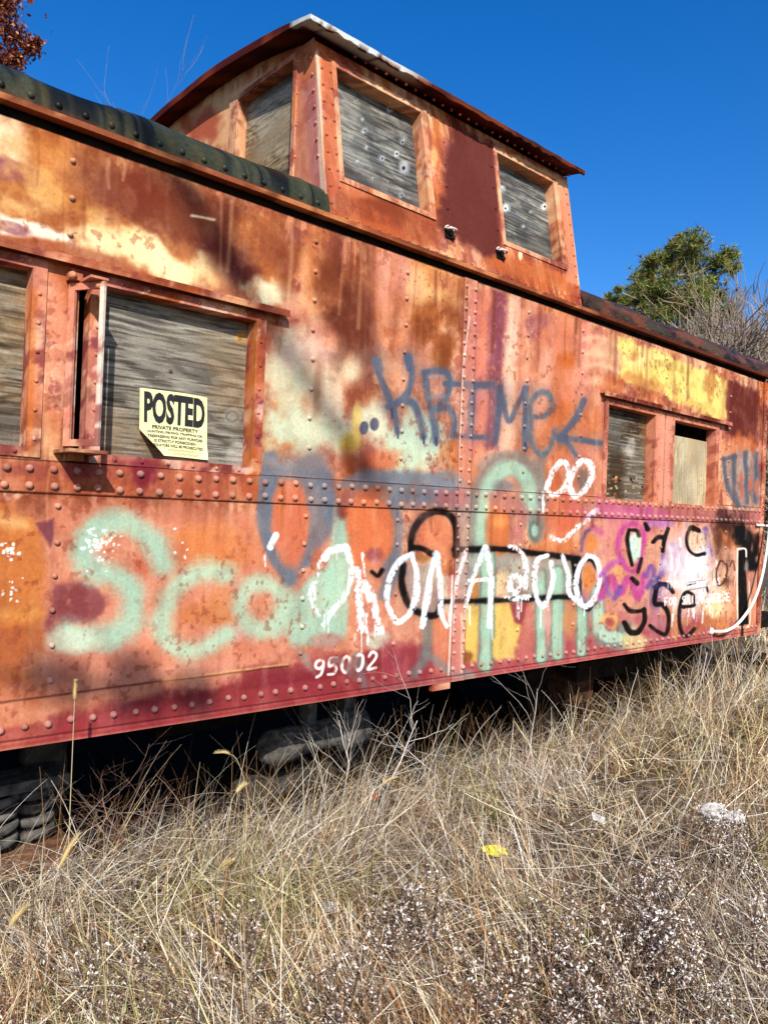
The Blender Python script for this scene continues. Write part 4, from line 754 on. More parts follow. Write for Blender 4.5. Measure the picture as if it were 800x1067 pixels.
# folded lip along the eave
m.box(OX0-.006, OX1+.006, .043, .058, sect(.06)-.032, sect(.06)-.006, .02, lambda p: p+np.stack([0*p[:, 0], .012*(fbm(p[:, 0]*9, p[:, 2]*3, 2, 3)-.5), (p[:, 2] < sect(.06)-.02)*.03*(fbm(p[:, 0]*22, p[:, 0]*3, 4, 3)-.5)], 1))
for x in np.arange(OX0+.3, CX1-.03, .07): m.dome(np.array([x, .085, sect(.06)-.06]), (0, -.6, -1), .009, .012, 7)
def paint_croof(V):
    u = V[:, 0]; cv = Canvas(V, u+V[:, 1], V[:, 2], (112, 48, 38)); cv.all(.85*sst(.10, .06, V[:, 1]), (104, 62, 44)); cv.all(.6*sst(.45, .62, fbm(u*5+V[:, 1]*4, V[:, 2]*9, 0, 4)), (86, 38, 32)); cv.all(.6*sst(.5, .66, fbm(u*7+V[:, 1]*6, V[:, 2]*20, 2, 4)), (168, 86, 52))
    top = sst(.012, .004, sect(np.clip(V[:, 1], .06, CW))-V[:, 2]+.006); fr = sst(.9, .55, u-OX0)
    rag = fbm(u*26, V[:, 2]*3, 4, 4); e = (V[:, 1] < .16)*(V[:, 2] > sect(.06)-.012-.05*rag*fr)
    cv.all(.9*e*fr*sst(.3, .5, rag+.25*fr), (222, 226, 226)); cv.all(.85*((V[:, 0] < OX0+.02)*(V[:, 1] < .2)*sst(.42, .5, fbm(V[:, 1]*30, V[:, 2]*8, 3, 3))), (206, 208, 206))
    return cv.albedo()
m.build('cupola_roof', M_STEEL, caboose, False, paint_croof)
# two old grab iron brackets on the cupola
for px_, py_ in ((467, 243), (520, 265)):
    v = ray(px_, py_); O = np.array([0, 0, 3.04]); t_ = ((O-CAM)@cn)/(v@cn); p = CAM+v*t_; m = MB()
    th = np.linspace(0, math.pi, 9); m.tube([p+np.array([.035*math.cos(t), -.02-.028*math.sin(t), .012]) for t in th], .006, 6, (.5, .42, .36)); m.tube([p+np.array([.034*math.cos(t), -.008, .016+.022*math.sin(t)]) for t in th], .005, 6, (.55, .46, .4))
    m.box(p[0]-.03, p[0]+.03, p[1]-.012, p[1]+.002, p[2]-.03, p[2]+.02, C=(.006, .005, .005)); m.dome(p+np.array([.022, -.012, -.022]), (0, -1, 0), .014, .016, 7, (.012, .01, .01)); m.dome(p+np.array([-.012, -.012, .0]), (0, -1, 0), .012, .016, 7, (.02, .014, .012))
    m.build('grab_bracket', M_STEEL, caboose, True)
# white curved handrail at the far corner, a rod behind it
hp = [on_y(744, 658, -.03), on_y(757, 657, -.07), on_y(770, 648, -.09), on_y(784, 628, -.10), on_y(793, 602, -.10), on_y(799, 568, -.09), on_y(803, 530, -.07), on_y(803, 512, -.02)]
m = MB(); m.tube(smooth_path(hp, 5), .0125, 8); m.dome(hp[0]+np.array([0, .025, 0]), (0, -1, 0), .03, .02); m.build('handrail', M_WHITE, caboose, True)
m = MB(); q0 = on_y(788, 547, -.02); m.tube([q0, q0+np.array([.9, .02, -.01])], .011, 6); m.build('grab_rod', M_WHITE, caboose, True)
# end platform and steps past the corner
m = MB(); m.box(XR+.01, XR+.8, .05, CW-.05, .72, .82); m.box(XR+.1, XR+.7, .0, .35, .38, .42); m.box(XR+.72, XR+.78, .02, .08, .82, 1.9); m.build('end_platform', M_DARK, caboose)
# underframe, brake gear and trucks
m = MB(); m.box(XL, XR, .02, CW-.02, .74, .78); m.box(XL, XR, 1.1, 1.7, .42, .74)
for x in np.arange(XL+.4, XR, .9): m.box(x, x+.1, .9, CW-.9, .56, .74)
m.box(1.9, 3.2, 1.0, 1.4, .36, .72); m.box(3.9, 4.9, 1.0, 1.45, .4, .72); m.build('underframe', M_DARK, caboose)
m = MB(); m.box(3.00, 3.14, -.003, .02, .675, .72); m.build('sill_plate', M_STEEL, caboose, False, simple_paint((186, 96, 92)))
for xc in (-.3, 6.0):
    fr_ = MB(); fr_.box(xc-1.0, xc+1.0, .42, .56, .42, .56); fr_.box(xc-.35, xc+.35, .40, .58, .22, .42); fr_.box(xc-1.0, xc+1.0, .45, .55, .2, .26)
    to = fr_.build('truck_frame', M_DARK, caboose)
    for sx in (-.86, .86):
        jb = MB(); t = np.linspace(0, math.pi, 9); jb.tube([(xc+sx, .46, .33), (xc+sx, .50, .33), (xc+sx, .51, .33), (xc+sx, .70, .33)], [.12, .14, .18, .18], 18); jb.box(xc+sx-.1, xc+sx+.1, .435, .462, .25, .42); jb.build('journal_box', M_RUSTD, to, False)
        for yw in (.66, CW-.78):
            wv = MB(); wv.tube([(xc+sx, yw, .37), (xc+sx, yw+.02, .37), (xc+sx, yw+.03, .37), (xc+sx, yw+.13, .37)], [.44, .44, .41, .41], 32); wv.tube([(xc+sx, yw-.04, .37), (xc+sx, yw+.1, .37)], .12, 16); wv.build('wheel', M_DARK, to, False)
m = MB()                                               # coil spring nest and its box near the left edge of the picture
p = np.array([1.06, .56, 0.0])
for ox, oy in ((-.07, 0), (.09, .03)):
    t = np.linspace(0, 1, 90); m.tube(np.stack([p[0]+ox+.062*np.cos(t*2*math.pi*4.2), p[1]+oy+.062*np.sin(t*2*math.pi*4.2), .14+.24*t], 1), .021, 7)
m.box(.9, 1.26, .50, .70, .385, .43); m.build('spring_nest', M_GRIME, caboose, True)
m = MB(); m.tube([(2.22, .46, .37), (2.26, .46, .37), (2.27, .46, .37), (2.42, .46, .385), (2.43, .46, .385), (2.7, .46, .40), (2.71, .46, .40), (2.88, .46, .41)], [.05, .075, .095, .095, .08, .08, .12, .12], 14); m.box(2.5, 2.56, .44, .52, .45, .74); m.box(2.76, 2.82, .44, .52, .48, .74); m.tube([(2.3, .40, .46), (2.5, .37, .44), (2.86, .38, .50)], .012, 6); m.build('brake_cylinder', M_GRIME, caboose, True)
m = MB(); m.box(.84, 1.28, .48, .74, .04, .135); m.build('spring_plank', M_RUSTY, caboose)

# ------------------------------------------------------------------ paper notice
sg = empty('posted_sign', (1.462, BD-.008, 1.958))
tag(sg, 'yellow POSTED private property notice tacked on the grey plywood of the near window', 'sign')
def sheet(s, t):
    """paper surface: s to the right, t upwards, lower left corner curling out"""
    c = np.maximum(0, .235-(s*.66+t*.62)); x = (s-.5)*.303+.006*(1-t); z = (t-.5)*.268+.004*np.sin(s*3)
    e = np.maximum(0, .13-(1-s)-t*.5)
    y = -.005-.003*np.sin(s*7+t*3)-.30*c-.12*e
    return np.stack([x+c*.17, y, z+c*.14], 1)
m = MB(); m.grid(sheet, 40, 36); m.build('paper', M_PAPER, sg, True)
def letters(name, txt, cxs, cyt, wid, hgt, bold=0.):
    cu = bpy.data.curves.new(name, 'FONT'); cu.body = txt; cu.size = 1; cu.offset = bold; cu.resolution_u = 3
    ob = bpy.data.objects.new(name, cu); COL.objects.link(ob); dg = bpy.context.evaluated_depsgraph_get()
    me = bpy.data.meshes.new_from_object(ob.evaluated_get(dg)); bpy.data.objects.remove(ob)
    co = np.empty(len(me.vertices)*3); me.vertices.foreach_get('co', co); co = co.reshape(-1, 3); lo, hi = co.min(0), co.max(0)
    s = cxs+((co[:, 0]-lo[0])/(hi[0]-lo[0])-.5)*wid; t = cyt+((co[:, 1]-lo[1])/(hi[1]-lo[1])-.5)*hgt
    q = sheet(s, t); q[:, 1] -= .0012; me.vertices.foreach_set('co', q.ravel()); me.materials.append(M_INK); me.name = name
    return link(bpy.data.objects.new(name, me), sg)
letters('headline', 'POSTED', .51, .725, .90, .48, .045)
for i, (tx, wd) in enumerate((('PRIVATE PROPERTY', .62), ('HUNTING, FISHING, TRAPPING OR', .74), ('TRESPASSING FOR ANY PURPOSE', .74), ('IS STRICTLY FORBIDDEN', .56), ('VIOLATORS WILL BE PROSECUTED', .70))):
    letters('text_line', tx, .52 if i < 4 else .56, .43-i*.066-(0 if i == 0 else .006), wd*1.1, .06 if i == 0 else .043, .03)
m = MB()
for y_, x0 in ((.10, .42), (.045, .50)):
    pts = np.array([(x0+i*.012, y_+.016*math.sin(i*2.1)+.008*math.sin(i*5.3)) for i in range(34)]); q = sheet(pts[:, 0], pts[:, 1]); q[:, 1] -= .001; m.tube(q, .0007, 4)
m.build('handwriting', M_INK, sg)


# ------------------------------------------------------------------ dry grass
STRAW = [(216, 194, 154), (230, 212, 176), (198, 172, 130), (238, 226, 200), (176, 152, 118)]
GREY_ = [(196, 184, 164), (168, 154, 138), (142, 126, 112), (216, 206, 190), (120, 102, 88)]
BROWN = [(150, 112, 74), (118, 84, 58), (176, 134, 88), (96, 68, 50), (196, 150, 100)]
OLIVE = [(140, 138, 84), (170, 164, 106), (112, 114, 66), (204, 190, 136), (150, 136, 90)]
def pick(pal, n, k=1.08, j=.16):
    c = np.array([lin(p) for p in pal])[RNG.integers(0, len(pal), n)]*k
    return np.clip(c*(1+j*RNG.standard_normal((n, 1))), .01, .85)
def blades(mb, base, az, lean, bend, length, width, col, segs=3, tip=.25):
    n = len(base); p = base.copy(); dh = np.stack([np.cos(az), np.sin(az), np.zeros(n)], 1)
    tw = az+math.pi/2+RNG.uniform(-1.2, 1.2, n); side = np.stack([np.cos(tw), np.sin(tw), RNG.uniform(-.3, .3, n)], 1)
    L = np.empty((n, segs+1, 2, 3))
    for i in range(segs+1):
        t = i/segs; wd = (width*(1-(1-tip)*t))[:, None]*.5
        L[:, i, 0] = p-side*wd; L[:, i, 1] = p+side*wd
        th = lean+bend*(t+.5/segs); p = p+(np.sin(th)[:, None]*dh+np.cos(th)[:, None]*np.array([0, 0, 1.]))*(length/segs)[:, None]
    V = L.reshape(n*(segs+1)*2, 3); b = np.arange(n)[:, None]*(segs+1)*2+np.arange(segs)[None]*2
    F = np.stack([b, b+1, b+3, b+2], 2).reshape(-1, 4)
    mb.add(V, F, None, np.repeat(col, (segs+1)*2, 0))
def scatter(n, r0, r1, half=40):
    r = np.exp(RNG.uniform(math.log(r0), math.log(r1), n)); a = YAW+np.radians(RNG.uniform(-half, half, n))
    return CAM[0]+r*np.sin(a), CAM[1]+r*np.cos(a), r
def soft_az(n, main, sp): return main+RNG.standard_normal(n)*sp

g = MB()
# matted, tangled thatch
x, y, r = scatter(125000, 1.25, 13.)
ok = ((y < .42+.12*np.sin(x*5)) | (x > 7.35)) & (RNG.random(len(x)) < np.where(y > .0, .45, 1)); x, y, r = x[ok], y[ok], r[ok]; n = len(x)
pt = fbm(x*1.5, y*1.5, 1, 4)+.08*RNG.standard_normal(n); pt2 = fbm(x*2.6+5, y*2.6, 4, 3)+.07*RNG.standard_normal(n)
col = pick(STRAW, n); m1 = pt > .56; col[m1] = pick(GREY_, m1.sum()); m2 = pt < .42; col[m2] = pick(BROWN, m2.sum()); m3 = (pt2 > .63); col[m3] = pick(OLIVE, m3.sum()); m4 = RNG.random(n) < .14; col[m4] = pick(BROWN, m4.sum(), .5)
tuft = vn(x*13, y*13, 2)*.6+vn(x*29+3, y*29, 5)*.4; col = col*(.45+1.05*tuft)[:, None]
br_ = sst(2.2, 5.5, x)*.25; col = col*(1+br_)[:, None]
kp = (fbm(x*4.5+1, y*4.5, 7, 3) > .47) | (RNG.random(n) < .25); x, y, r, col, n = x[kp], y[kp], r[kp], col[kp], int(kp.sum())
hgt = .55+.9*fbm(x*1.8+7, y*1.8+2, 6, 3)
swirl = fbm(x*.9, y*.9, 2, 2)*9
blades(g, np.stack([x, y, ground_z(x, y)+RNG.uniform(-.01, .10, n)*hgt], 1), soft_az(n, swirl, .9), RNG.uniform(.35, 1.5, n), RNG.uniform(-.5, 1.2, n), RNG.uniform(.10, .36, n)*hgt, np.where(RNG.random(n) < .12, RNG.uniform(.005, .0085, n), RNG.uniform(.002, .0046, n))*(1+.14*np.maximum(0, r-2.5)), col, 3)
# upright tufts, taller and lighter towards the far end of the car
x, y, r = scatter(52000, 1.5, 13.)
cl = fbm(x*3.2, y*3.2, 3, 3); ok = (cl > .47) & ((y < .2) | (x > 7.35)) & (RNG.random(len(x)) < np.clip(.25+.2*(x-2.5), .16, 1)); x, y, r, cl = x[ok], y[ok], r[ok], cl[ok]; n = len(x)
col = pick(STRAW, n, 1.1); m1 = RNG.random(n) < .2; col[m1] = pick(BROWN, m1.sum(), .9)
tall = (.5+.8*sst(3.2, 6.2, x)*sst(-1.9, -.5, y))*(.6+1.3*(cl-.4))
blades(g, np.stack([x, y, ground_z(x, y)], 1), RNG.uniform(0, 6.28, n), np.abs(RNG.normal(.15, .35, n)), RNG.uniform(.0, 2.0, n), RNG.uniform(.25, .66, n)*tall, RNG.uniform(.0022, .0042, n)*(1+.14*np.maximum(0, r-2.5)), col, 4)
# broken stalks lying across the thatch
x, y, r = scatter(9000, 1.4, 9.); ok = (y < .15); x, y, r = x[ok], y[ok], r[ok]; n = len(x); col = pick(STRAW, n, 1.0); m1 = RNG.random(n) < .5; col[m1] = pick(GREY_, m1.sum(), 1.0)
blades(g, np.stack([x, y, ground_z(x, y)+RNG.uniform(.06, .2, n)], 1), RNG.uniform(0, 6.28, n), RNG.uniform(1.25, 1.75, n), RNG.uniform(-.3, .3, n), RNG.uniform(.15, .45, n), RNG.uniform(.002, .0042, n)*(1+.14*np.maximum(0, r-2.5)), col, 3, .7)
# thin dark stems in front of the shaded gap
n = 1300; x = RNG.uniform(.5, 6.5, n); y = RNG.uniform(-.5, .3, n); blades(g, np.stack([x, y, ground_z(x, y)], 1), RNG.uniform(0, 6.28, n), np.abs(RNG.normal(.1, .3, n)), RNG.uniform(0, 1.2, n), RNG.uniform(.25, .6, n), RNG.uniform(.002, .0034, n), pick(BROWN, n, .6), 5)
V_, F_, F3_, C_ = g.arr()
tag(mesh_np('grass', V_, F_, M_GRASS, None, C_, True), kind='stuff')
# long grey stems arching out of the shade along the car
g = MB(); n = 3400
x = RNG.uniform(.4, 6.9, n); y = RNG.normal(-.02, .2, n); cl = fbm(x*2.5, y*2.5+3, 2, 3); ok = (cl > .43) & (y < .38); x, y = x[ok], y[ok]; n = len(x)
col = pick(GREY_, n, 1.1); m1 = RNG.random(n) < .4; col[m1] = pick(STRAW, m1.sum(), 1.1)
blades(g, np.stack([x, y, ground_z(x, y)], 1), soft_az(n, RNG.choice([math.pi, 0, -1.6, -.7, -2.4], n), .6), np.abs(RNG.normal(.12, .18, n)), RNG.choice([.8, 1.8, 2.4, 2.9], n)*RNG.uniform(.7, 1.2, n), RNG.uniform(.28, .72, n)*(1-.2*sst(2.5, 4, x)), RNG.uniform(.0026, .0048, n), col, 9)
V_, F_, F3_, C_ = g.arr(); tag(mesh_np('long_grass', V_, F_, M_GRASS, None, C_, True), kind='stuff')
# small crumpled dead leaves and chaff lying in the thatch
def flakes(mb, P, size, col, asp=.6):
    n = len(P); a = RNG.standard_normal((n, 3)); a /= np.linalg.norm(a, axis=1)[:, None]; b = RNG.standard_normal((n, 3)); b -= (a*b).sum(1)[:, None]*a; b /= np.linalg.norm(b, axis=1)[:, None]; c = np.cross(a, b)
    s_ = size[:, None]*.5; v = np.stack([P-a*s_, P-b*s_*asp+c*s_*.25, P+a*s_, P+b*s_*asp+c*s_*.25], 1).reshape(-1, 3); k = np.arange(n)*4
    mb.add(v, np.stack([k, k+1, k+2, k+3], 1), None, np.repeat(col, 4, 0))
g = MB(); x, y, r = scatter(30000, 1.3, 6.5); dn_ = fbm(x*2.2, y*2.2, 5, 3); ok = (y < .1) & (dn_+.25*sst(3.0, 1.9, r) > .55); x, y, r = x[ok], y[ok], r[ok]; n = len(x)
col = pick([(228, 216, 208), (206, 186, 168), (244, 238, 234), (150, 116, 92), (112, 80, 66), (186, 150, 130)], n, .95)
flakes(g, np.stack([x, y, ground_z(x, y)+RNG.uniform(.04, .2, n)], 1), RNG.uniform(.006, .017, n), col, .4)
V_, F_, F3_, C_ = g.arr(); tag(mesh_np('dead_leaves', V_, F_, M_FLUFF, None, C_, False), kind='stuff')

# ------------------------------------------------------------------ weeds with white fluff in the foreground
def weed_mesh(seed, h, nst, nb, pale=.5):
    rg = np.random.default_rng(seed); st = MB(); fl = MB(); P = []
    for s_ in range(nst):
        az = rg.uniform(0, 6.28); ln = rg.uniform(.02, .16); hh = h*rg.uniform(.6, 1.05); t = np.linspace(0, 1, 6)
        c = np.stack([np.cos(az)*ln*t**1.5+.008*np.sin(t*7+s_), np.sin(az)*ln*t**1.5+.008*np.cos(t*6+s_), hh*t], 1); st.tube(c, .0028*(1-.5*t), 4)
        for q in range(9):
            tt = rg.uniform(.35, .97); b0 = np.array([np.interp(tt, t, c[:, i]) for i in range(3)]); a2 = rg.uniform(0, 6.28); l2 = rg.uniform(.012, .035); b1 = b0+np.array([math.cos(a2)*l2, math.sin(a2)*l2, l2*rg.uniform(.2, .9)]); st.tube([b0, b1], .0011, 3)
            for e in range(int(nb/nst/9)): P.append(b0+(b1-b0)*rg.uniform(.2, 1.1)+rg.normal(0, .005, 3))
    P = np.array(P); n = len(P); global RNG; keepR = RNG; RNG = rg
    pal = [(232, 222, 210), (206, 190, 174), (244, 238, 230), (176, 150, 128)] if pale > .5 else [(216, 204, 196), (190, 166, 148), (150, 118, 96), (206, 190, 180), (110, 82, 68)]
    col = pick(pal, n, 1.0); dk = rg.random(n) < .25; col[dk] = pick([(96, 66, 54), (136, 100, 80)], dk.sum(), .7)
    flakes(fl, P, rg.uniform(.008, .015, n), col, .5); RNG = keepR
    return st, fl
M_STEM = mat_noise('dark_weed_stem', (.045, .03, .02), (.13, .085, .055), 30, .9, .1)
protos = []
for i in range(8):
    st, fl = weed_mesh(100+i, (.24, .32, .20, .34, .27, .22, .29, .18)[i], (7, 9, 6, 10, 8, 7, 9, 6)[i], (300, 460, 240, 520, 360, 270, 420, 220)[i], (.3, .9, .4, .9, .3, .9, .4, .8)[i])
    a = st.build('stems', M_STEM, None, True); V_, F_, F3_, C_ = fl.arr(); b = tag(mesh_np('fluff', V_, F_, M_FLUFF, None, C_, False), kind='stuff')
    protos.append((a, b))
wl_ = [(664, 985, 1), (668, 960, 3), (676, 950, 1), (690, 960, 3), (430, 985, 1), (440, 1000, 3), (760, 890, 1), (765, 870, 3), (684, 975, 3), (672, 1010, 1), (648, 1030, 3), (770, 905, 3), (760, 930, 1), (744, 880, 3), (690, 1040, 1), (720, 1050, 3), (785, 1000, 1), (560, 1010, 1), (590, 1040, 3), (232, 1010, 0)]
for _ in range(16): wl_.append((random.uniform(350, 820), random.uniform(985, 1120), random.choice([0, 1, 2, 3, 5])))
for _ in range(44): wl_.append((random.uniform(-30, 820), random.uniform(985, 1140), random.randrange(8)))
for _ in range(12): wl_.append((random.uniform(380, 640), random.uniform(950, 1010), random.choice([2, 5, 7])))
used = set()
for px_, py_, q in wl_:
    p = on_z(px_, py_+22, .12); p = np.array([p[0], p[1], float(ground_z(p[0], p[1]))])
    e = empty('fluffy_weed', p); e.rotation_euler = (random.uniform(-.12, .12), random.uniform(-.12, .12), random.uniform(0, 6.28)); sc = random.uniform(.8, 1.15); e.scale = (sc, sc, sc)
    tag(e, 'dried brown weed covered in white seed fluff among the grass in the foreground', 'weed', 'fluffy dried weeds in the foreground grass')
    for o in protos[q]:
        if q not in used: o.parent = e
        else: c = o.copy(); COL.objects.link(c); c.parent = e
    used.add(q)

# ------------------------------------------------------------------ foxtails and tall stalks
def foxtail(px_, py_, yy_, ln, az, droop, label, hl=.085, r0=.008):
    top = on_y(px_, py_, yy_); e = empty('foxtail_grass', (0, 0, 0)); d = np.array([math.cos(az), math.sin(az), 0])
    t = np.linspace(0, 1, 12); gz0 = None
    base = top-d*ln*.25*droop; base[2] = float(ground_z(base[0], base[1]))
    pts = base+(top-base)*t[:, None]; pts[:, 2] = base[2]+(top[2]-base[2])*np.sin(t*math.pi/2)**(1 if droop > .4 else .9)*1.0
    e.location = base; pts = pts-base
    m = MB(); m.tube(pts, .0017*(1-.4*t), 4, tuple(lin((226, 208, 164))*.75)); m.build('stalk', M_GRASS, e, True)
    m = MB(); h0 = pts[-1]; u_ = (pts[-1]-pts[-3]); u_ /= np.linalg.norm(u_); tt = np.linspace(0, 1, 9)
    hc = [h0+u_*hl*a+d*0.3*hl*a*a*droop+np.array([0, 0, -.45*hl*a*a*droop]) for a in tt]; m.tube(hc, np.array([.3, .75, 1, 1.05, 1, .9, .75, .5, .15])*r0*.7, 6, tuple(lin((222, 192, 124))*.7))
    n = 260; a = RNG.random(n)*.97; P = np.array([np.interp(a, tt, np.array(hc)[:, i]) for i in range(3)]).T; dr = RNG.standard_normal((n, 3)); dr -= (dr@u_)[:, None]*u_; dr /= np.linalg.norm(dr, axis=1)[:, None]
    tipv = P+dr*(r0*1.5)+u_*r0*1.3; sd_ = np.cross(dr, u_)*.0007; k = np.arange(n)*3
    m.add(np.stack([P-sd_, P+sd_, tipv], 1).reshape(-1, 3), None, np.stack([k, k+1, k+2], 1), pick([(236, 212, 150), (246, 232, 188)], n, .75)[np.repeat(np.arange(n), 3)])
    m.build('seed_head', M_GRASS, e, True); tag(e, label, 'grass stalk')
foxtail(78, 730, -.28, .5, 1.2, .05, 'tallest straight grass stalk, its seed head in front of the rusty wall at the left', .07)
foxtail(62, 905, -.42, .4, .5, .5, 'foxtail leaning right just above the grass near the left edge, pale thick head', .13, .010)
foxtail(240, 786, -.1, .5, 2.6, 1.2, 'hooked foxtail stalk standing alone against the black gap under the caboose', .055)
foxtail(246, 826, -.25, .4, .3, 1., 'foxtail with a fuzzy head below the hooked stalk, at the edge of the shade', .06, .012)
foxtail(398, 818, -.3, .45, 0., .9, 'foxtail drooping to the right in front of the pale branching weed', .085, .008)
foxtail(276, 950, -.75, .35, .1, .9, 'foxtail drooping right, low in the grass left of the white scraps', .085)
foxtail(10, 966, -.75, .35, .4, .8, 'fuzzy foxtail lying low at the far left edge of the grass', .07, .011)
foxtail(428, 940, -.95, .35, -.2, .8, 'foxtail bent down among the fluffy weeds, below the centre of the photo', .07)
foxtail(230, 905, -.55, .4, -1.2, .4, 'upright foxtail with a straw head in the middle of the left grass', .07)

# ------------------------------------------------------------------ bare branching weeds, shrubs and trees
def branching(seed, h, levels, spread, r0, nb, curve=.25, up=.5, trunk_h=.3, rmin=0.):
    rg = np.random.default_rng(seed); mb = MB(); tips = []
    def grow(p, d, ln, r, lv):
        n = 5; pts = [p]; dd = d.copy()
        for i in range(n):
            dd = dd+rg.normal(0, curve*.35, 3)+np.array([0, 0, up*.06]); dd /= np.linalg.norm(dd); pts.append(pts[-1]+dd*ln/n)
        r = max(r, rmin); mb.tube(pts, np.linspace(r, max(r*.5, rmin*.7), n+1), 7 if lv == 0 else (5 if lv == 1 else 3), cap=False)
        if lv >= levels: tips.append((pts[-1], dd)); return
        for q in range(nb[lv]):
            f = rg.uniform(trunk_h if lv == 0 else .2, 1.); i = min(int(f*n), n-1); b = pts[i]+(pts[i+1]-pts[i])*(f*n-i)
            a = rg.normal(0, 1, 3); a -= (a@dd)*dd; a /= np.linalg.norm(a)+1e-9; nd = dd*math.cos(spread)+a*math.sin(spread); nd /= np.linalg.norm(nd)
            grow(b, nd, ln*rg.uniform(.35, .68), r*.5*(1-.4*f), lv+1)
        tips.append((pts[-1], dd))
    grow(np.zeros(3), np.array([rg.normal(0, .08), rg.normal(0, .08), 1.]), h, r0, 0)
    return mb, tips
M_RED = mat_noise('reddish_stem', (.14, .07, .05), (.3, .18, .13), 20, .9, .1)
M_PALE = mat_noise('pale_stem', (.32, .28, .24), (.55, .49, .43), 20, .9, .1)
def weed(name, px_, py_, yy_, h, seed, mat, label, cat, nb=(9, 5), lv=2, sp=.7, r0=.004, lean=(0, 0), curve=.5, sc=(1, 1)):
    p = on_y(px_, py_, yy_); p[2] = float(ground_z(p[0], p[1])); mb, _ = branching(seed, h, lv, sp, r0, nb, curve)
    e = empty(name, p); e.rotation_euler = (lean[0], lean[1], 0); e.scale = (sc[0], sc[0], sc[1]); mb.build('stems', mat, e, True); tag(e, label, cat); return e
weed('branching_weed', 172, 880, -.05, .52, 21, M_RED, 'twiggy reddish brown weed left of the wooden tie, in front of the black gap', 'weed', (16, 8), 2, .9, .003, sc=(1.15, .8))
weed('branching_weed', 392, 850, -.12, .62, 33, M_PALE, 'pale bare weed with long forking branches below the painted number', 'weed', (8, 4), 2, .75, .005)
weed('branching_weed', 356, 850, .05, .55, 35, M_PALE, 'grey bare weed just left of the pale forking one', 'weed', (7, 4), 2, .6, .004)
weed('branching_weed', 120, 880, .1, .6, 37, M_PALE, 'thin grey weed with curling tips beside the coil springs', 'weed', (5, 4), 2, .6, .0032, curve=1.1)
weed('branching_weed', 470, 800, -.1, .5, 41, M_PALE, 'tangle of pale bent stems under the middle of the caboose side', 'weed', (9, 5), 2, .9, .004, curve=1.3)
weed('branching_weed', 540, 780, -.15, .62, 43, M_PALE, 'single pale stem with short side twigs left of the rusty journal boxes', 'weed', (4, 2), 2, .5, .0035, (0, .28))
weed('branching_weed', 757, 780, -.35, .75, 47, M_PALE, 'upright white stems in front of the far corner of the caboose', 'weed', (5, 2), 2, .2, .007)
weed('branching_weed', 706, 770, -.25, .62, 49, M_PALE, 'pale dry weed below the painted word near the far corner', 'weed', (6, 3), 2, .35, .005)

# wooden tie lying half in the shade under the car
def tie(px_, py_, yy_, z, ln, rot, label, tilt=0., wd=.2, th=.16):
    p = on_y(px_, py_, yy_); m = MB(); rg = np.random.default_rng(int(px_))
    def fn(V):
        q_ = V.copy(); q_[:, 1] += .012*(fbm(V[:, 0]*6, V[:, 2]*30, 2, 3)-.5)*2; q_[:, 2] += .016*(fbm(V[:, 0]*5, V[:, 1]*25, 4, 3)-.5)*2; e_ = np.abs(V[:, 0])/(ln/2); q_[:, 1:] *= (1-.22*sst(.85, 1, e_))[:, None]; return q_
    m.box(-ln/2, ln/2, -wd/2, wd/2, -th/2, th/2, .02, fn)
    o = m.build('wooden_tie', M_WOOD, None, True, lambda V: Canvas(V, V[:, 0], V[:, 2]+V[:, 1], (96, 88, 80)).albedo()*(.35+.9*fbm(V[:, 0]*4, (V[:, 1]+V[:, 2])*60, 3, 4))[:, None])
    o.location = (p[0], p[1], z); o.rotation_euler = (0, tilt, rot); return tag(o, label, 'tie')
tie(300, 815, .62, .14, .7, .12, 'weathered grey wooden tie lying under the caboose behind the bare weeds', -.05, .13, .13)
tie(330, 800, .9, .06, 1.0, .05, 'dark lower wooden tie beneath the grey weathered one', 0)
tie(40, 880, .95, .40, .45, 1.3, 'dark wooden block standing behind the coil springs at the left', 0, .2, .5)

# ------------------------------------------------------------------ litter
def crumple(name, px_, py_, z, sx, sy, sz, mat, label, cat, seed):
    p = on_z(px_, py_, z); m = MB()
    def fn(s, t):
        a = s*2*math.pi; b = (t-.5)*math.pi; d = np.stack([np.cos(a)*np.cos(b), np.sin(a)*np.cos(b), np.sin(b)], 1)
        rr = .75+.55*np.abs(fbm(d[:, 0]*2.3+seed, d[:, 1]*2.3+d[:, 2]*1.9, seed % 8, 3)-.5)*2+.25*(np.abs(fbm(d[:, 0]*5+seed, d[:, 2]*5+d[:, 1]*3, (seed+3) % 8, 2)-.5)*2)
        s0 = np.abs(np.sin(a*.5))*0; return d*rr[:, None]*np.array([sx, sy, sz])
    m.grid(fn, 36, 20); o = m.build(name, mat, None, False); o.location = p; o.rotation_euler = (.2, .1, -.5); return tag(o, label, cat)
M_YEL = mat_noise('yellow_wrapper', tuple(lin((200, 186, 50))*.8), tuple(lin((236, 226, 90))*.8), 10, .4, .1, spec=.5)
M_BAG = mat_noise('dirty_white_bag', tuple(lin((150, 142, 132))*.85), tuple(lin((226, 224, 220))*.8), 14, .45, .3, spec=.4)
M_REDS = mat_noise('red_scrap', tuple(lin((190, 40, 40))*.8), tuple(lin((220, 80, 70))*.8), 10, .5, .1)
crumple('yellow_wrapper', 514, 886, .24, .055, .03, .022, M_YEL, 'crumpled yellow wrapper lying in the dry grass', 'litter', 3)
crumple('white_bag', 742, 846, .30, .07, .05, .045, M_BAG, 'crumpled dirty white plastic bag in the grass at the right', 'litter', 5)
crumple('white_bag', 764, 852, .26, .06, .045, .03, mat_noise('grey_bag', (.3, .27, .26), (.55, .52, .5), 14, .5, .3), 'greyish scrap of bag half buried just right of the white one', 'litter', 6)
crumple('paper_scrap', 344, 944, .22, .035, .03, .015, M_BAG, 'small white paper scraps low in the grass left of centre', 'litter', 9)
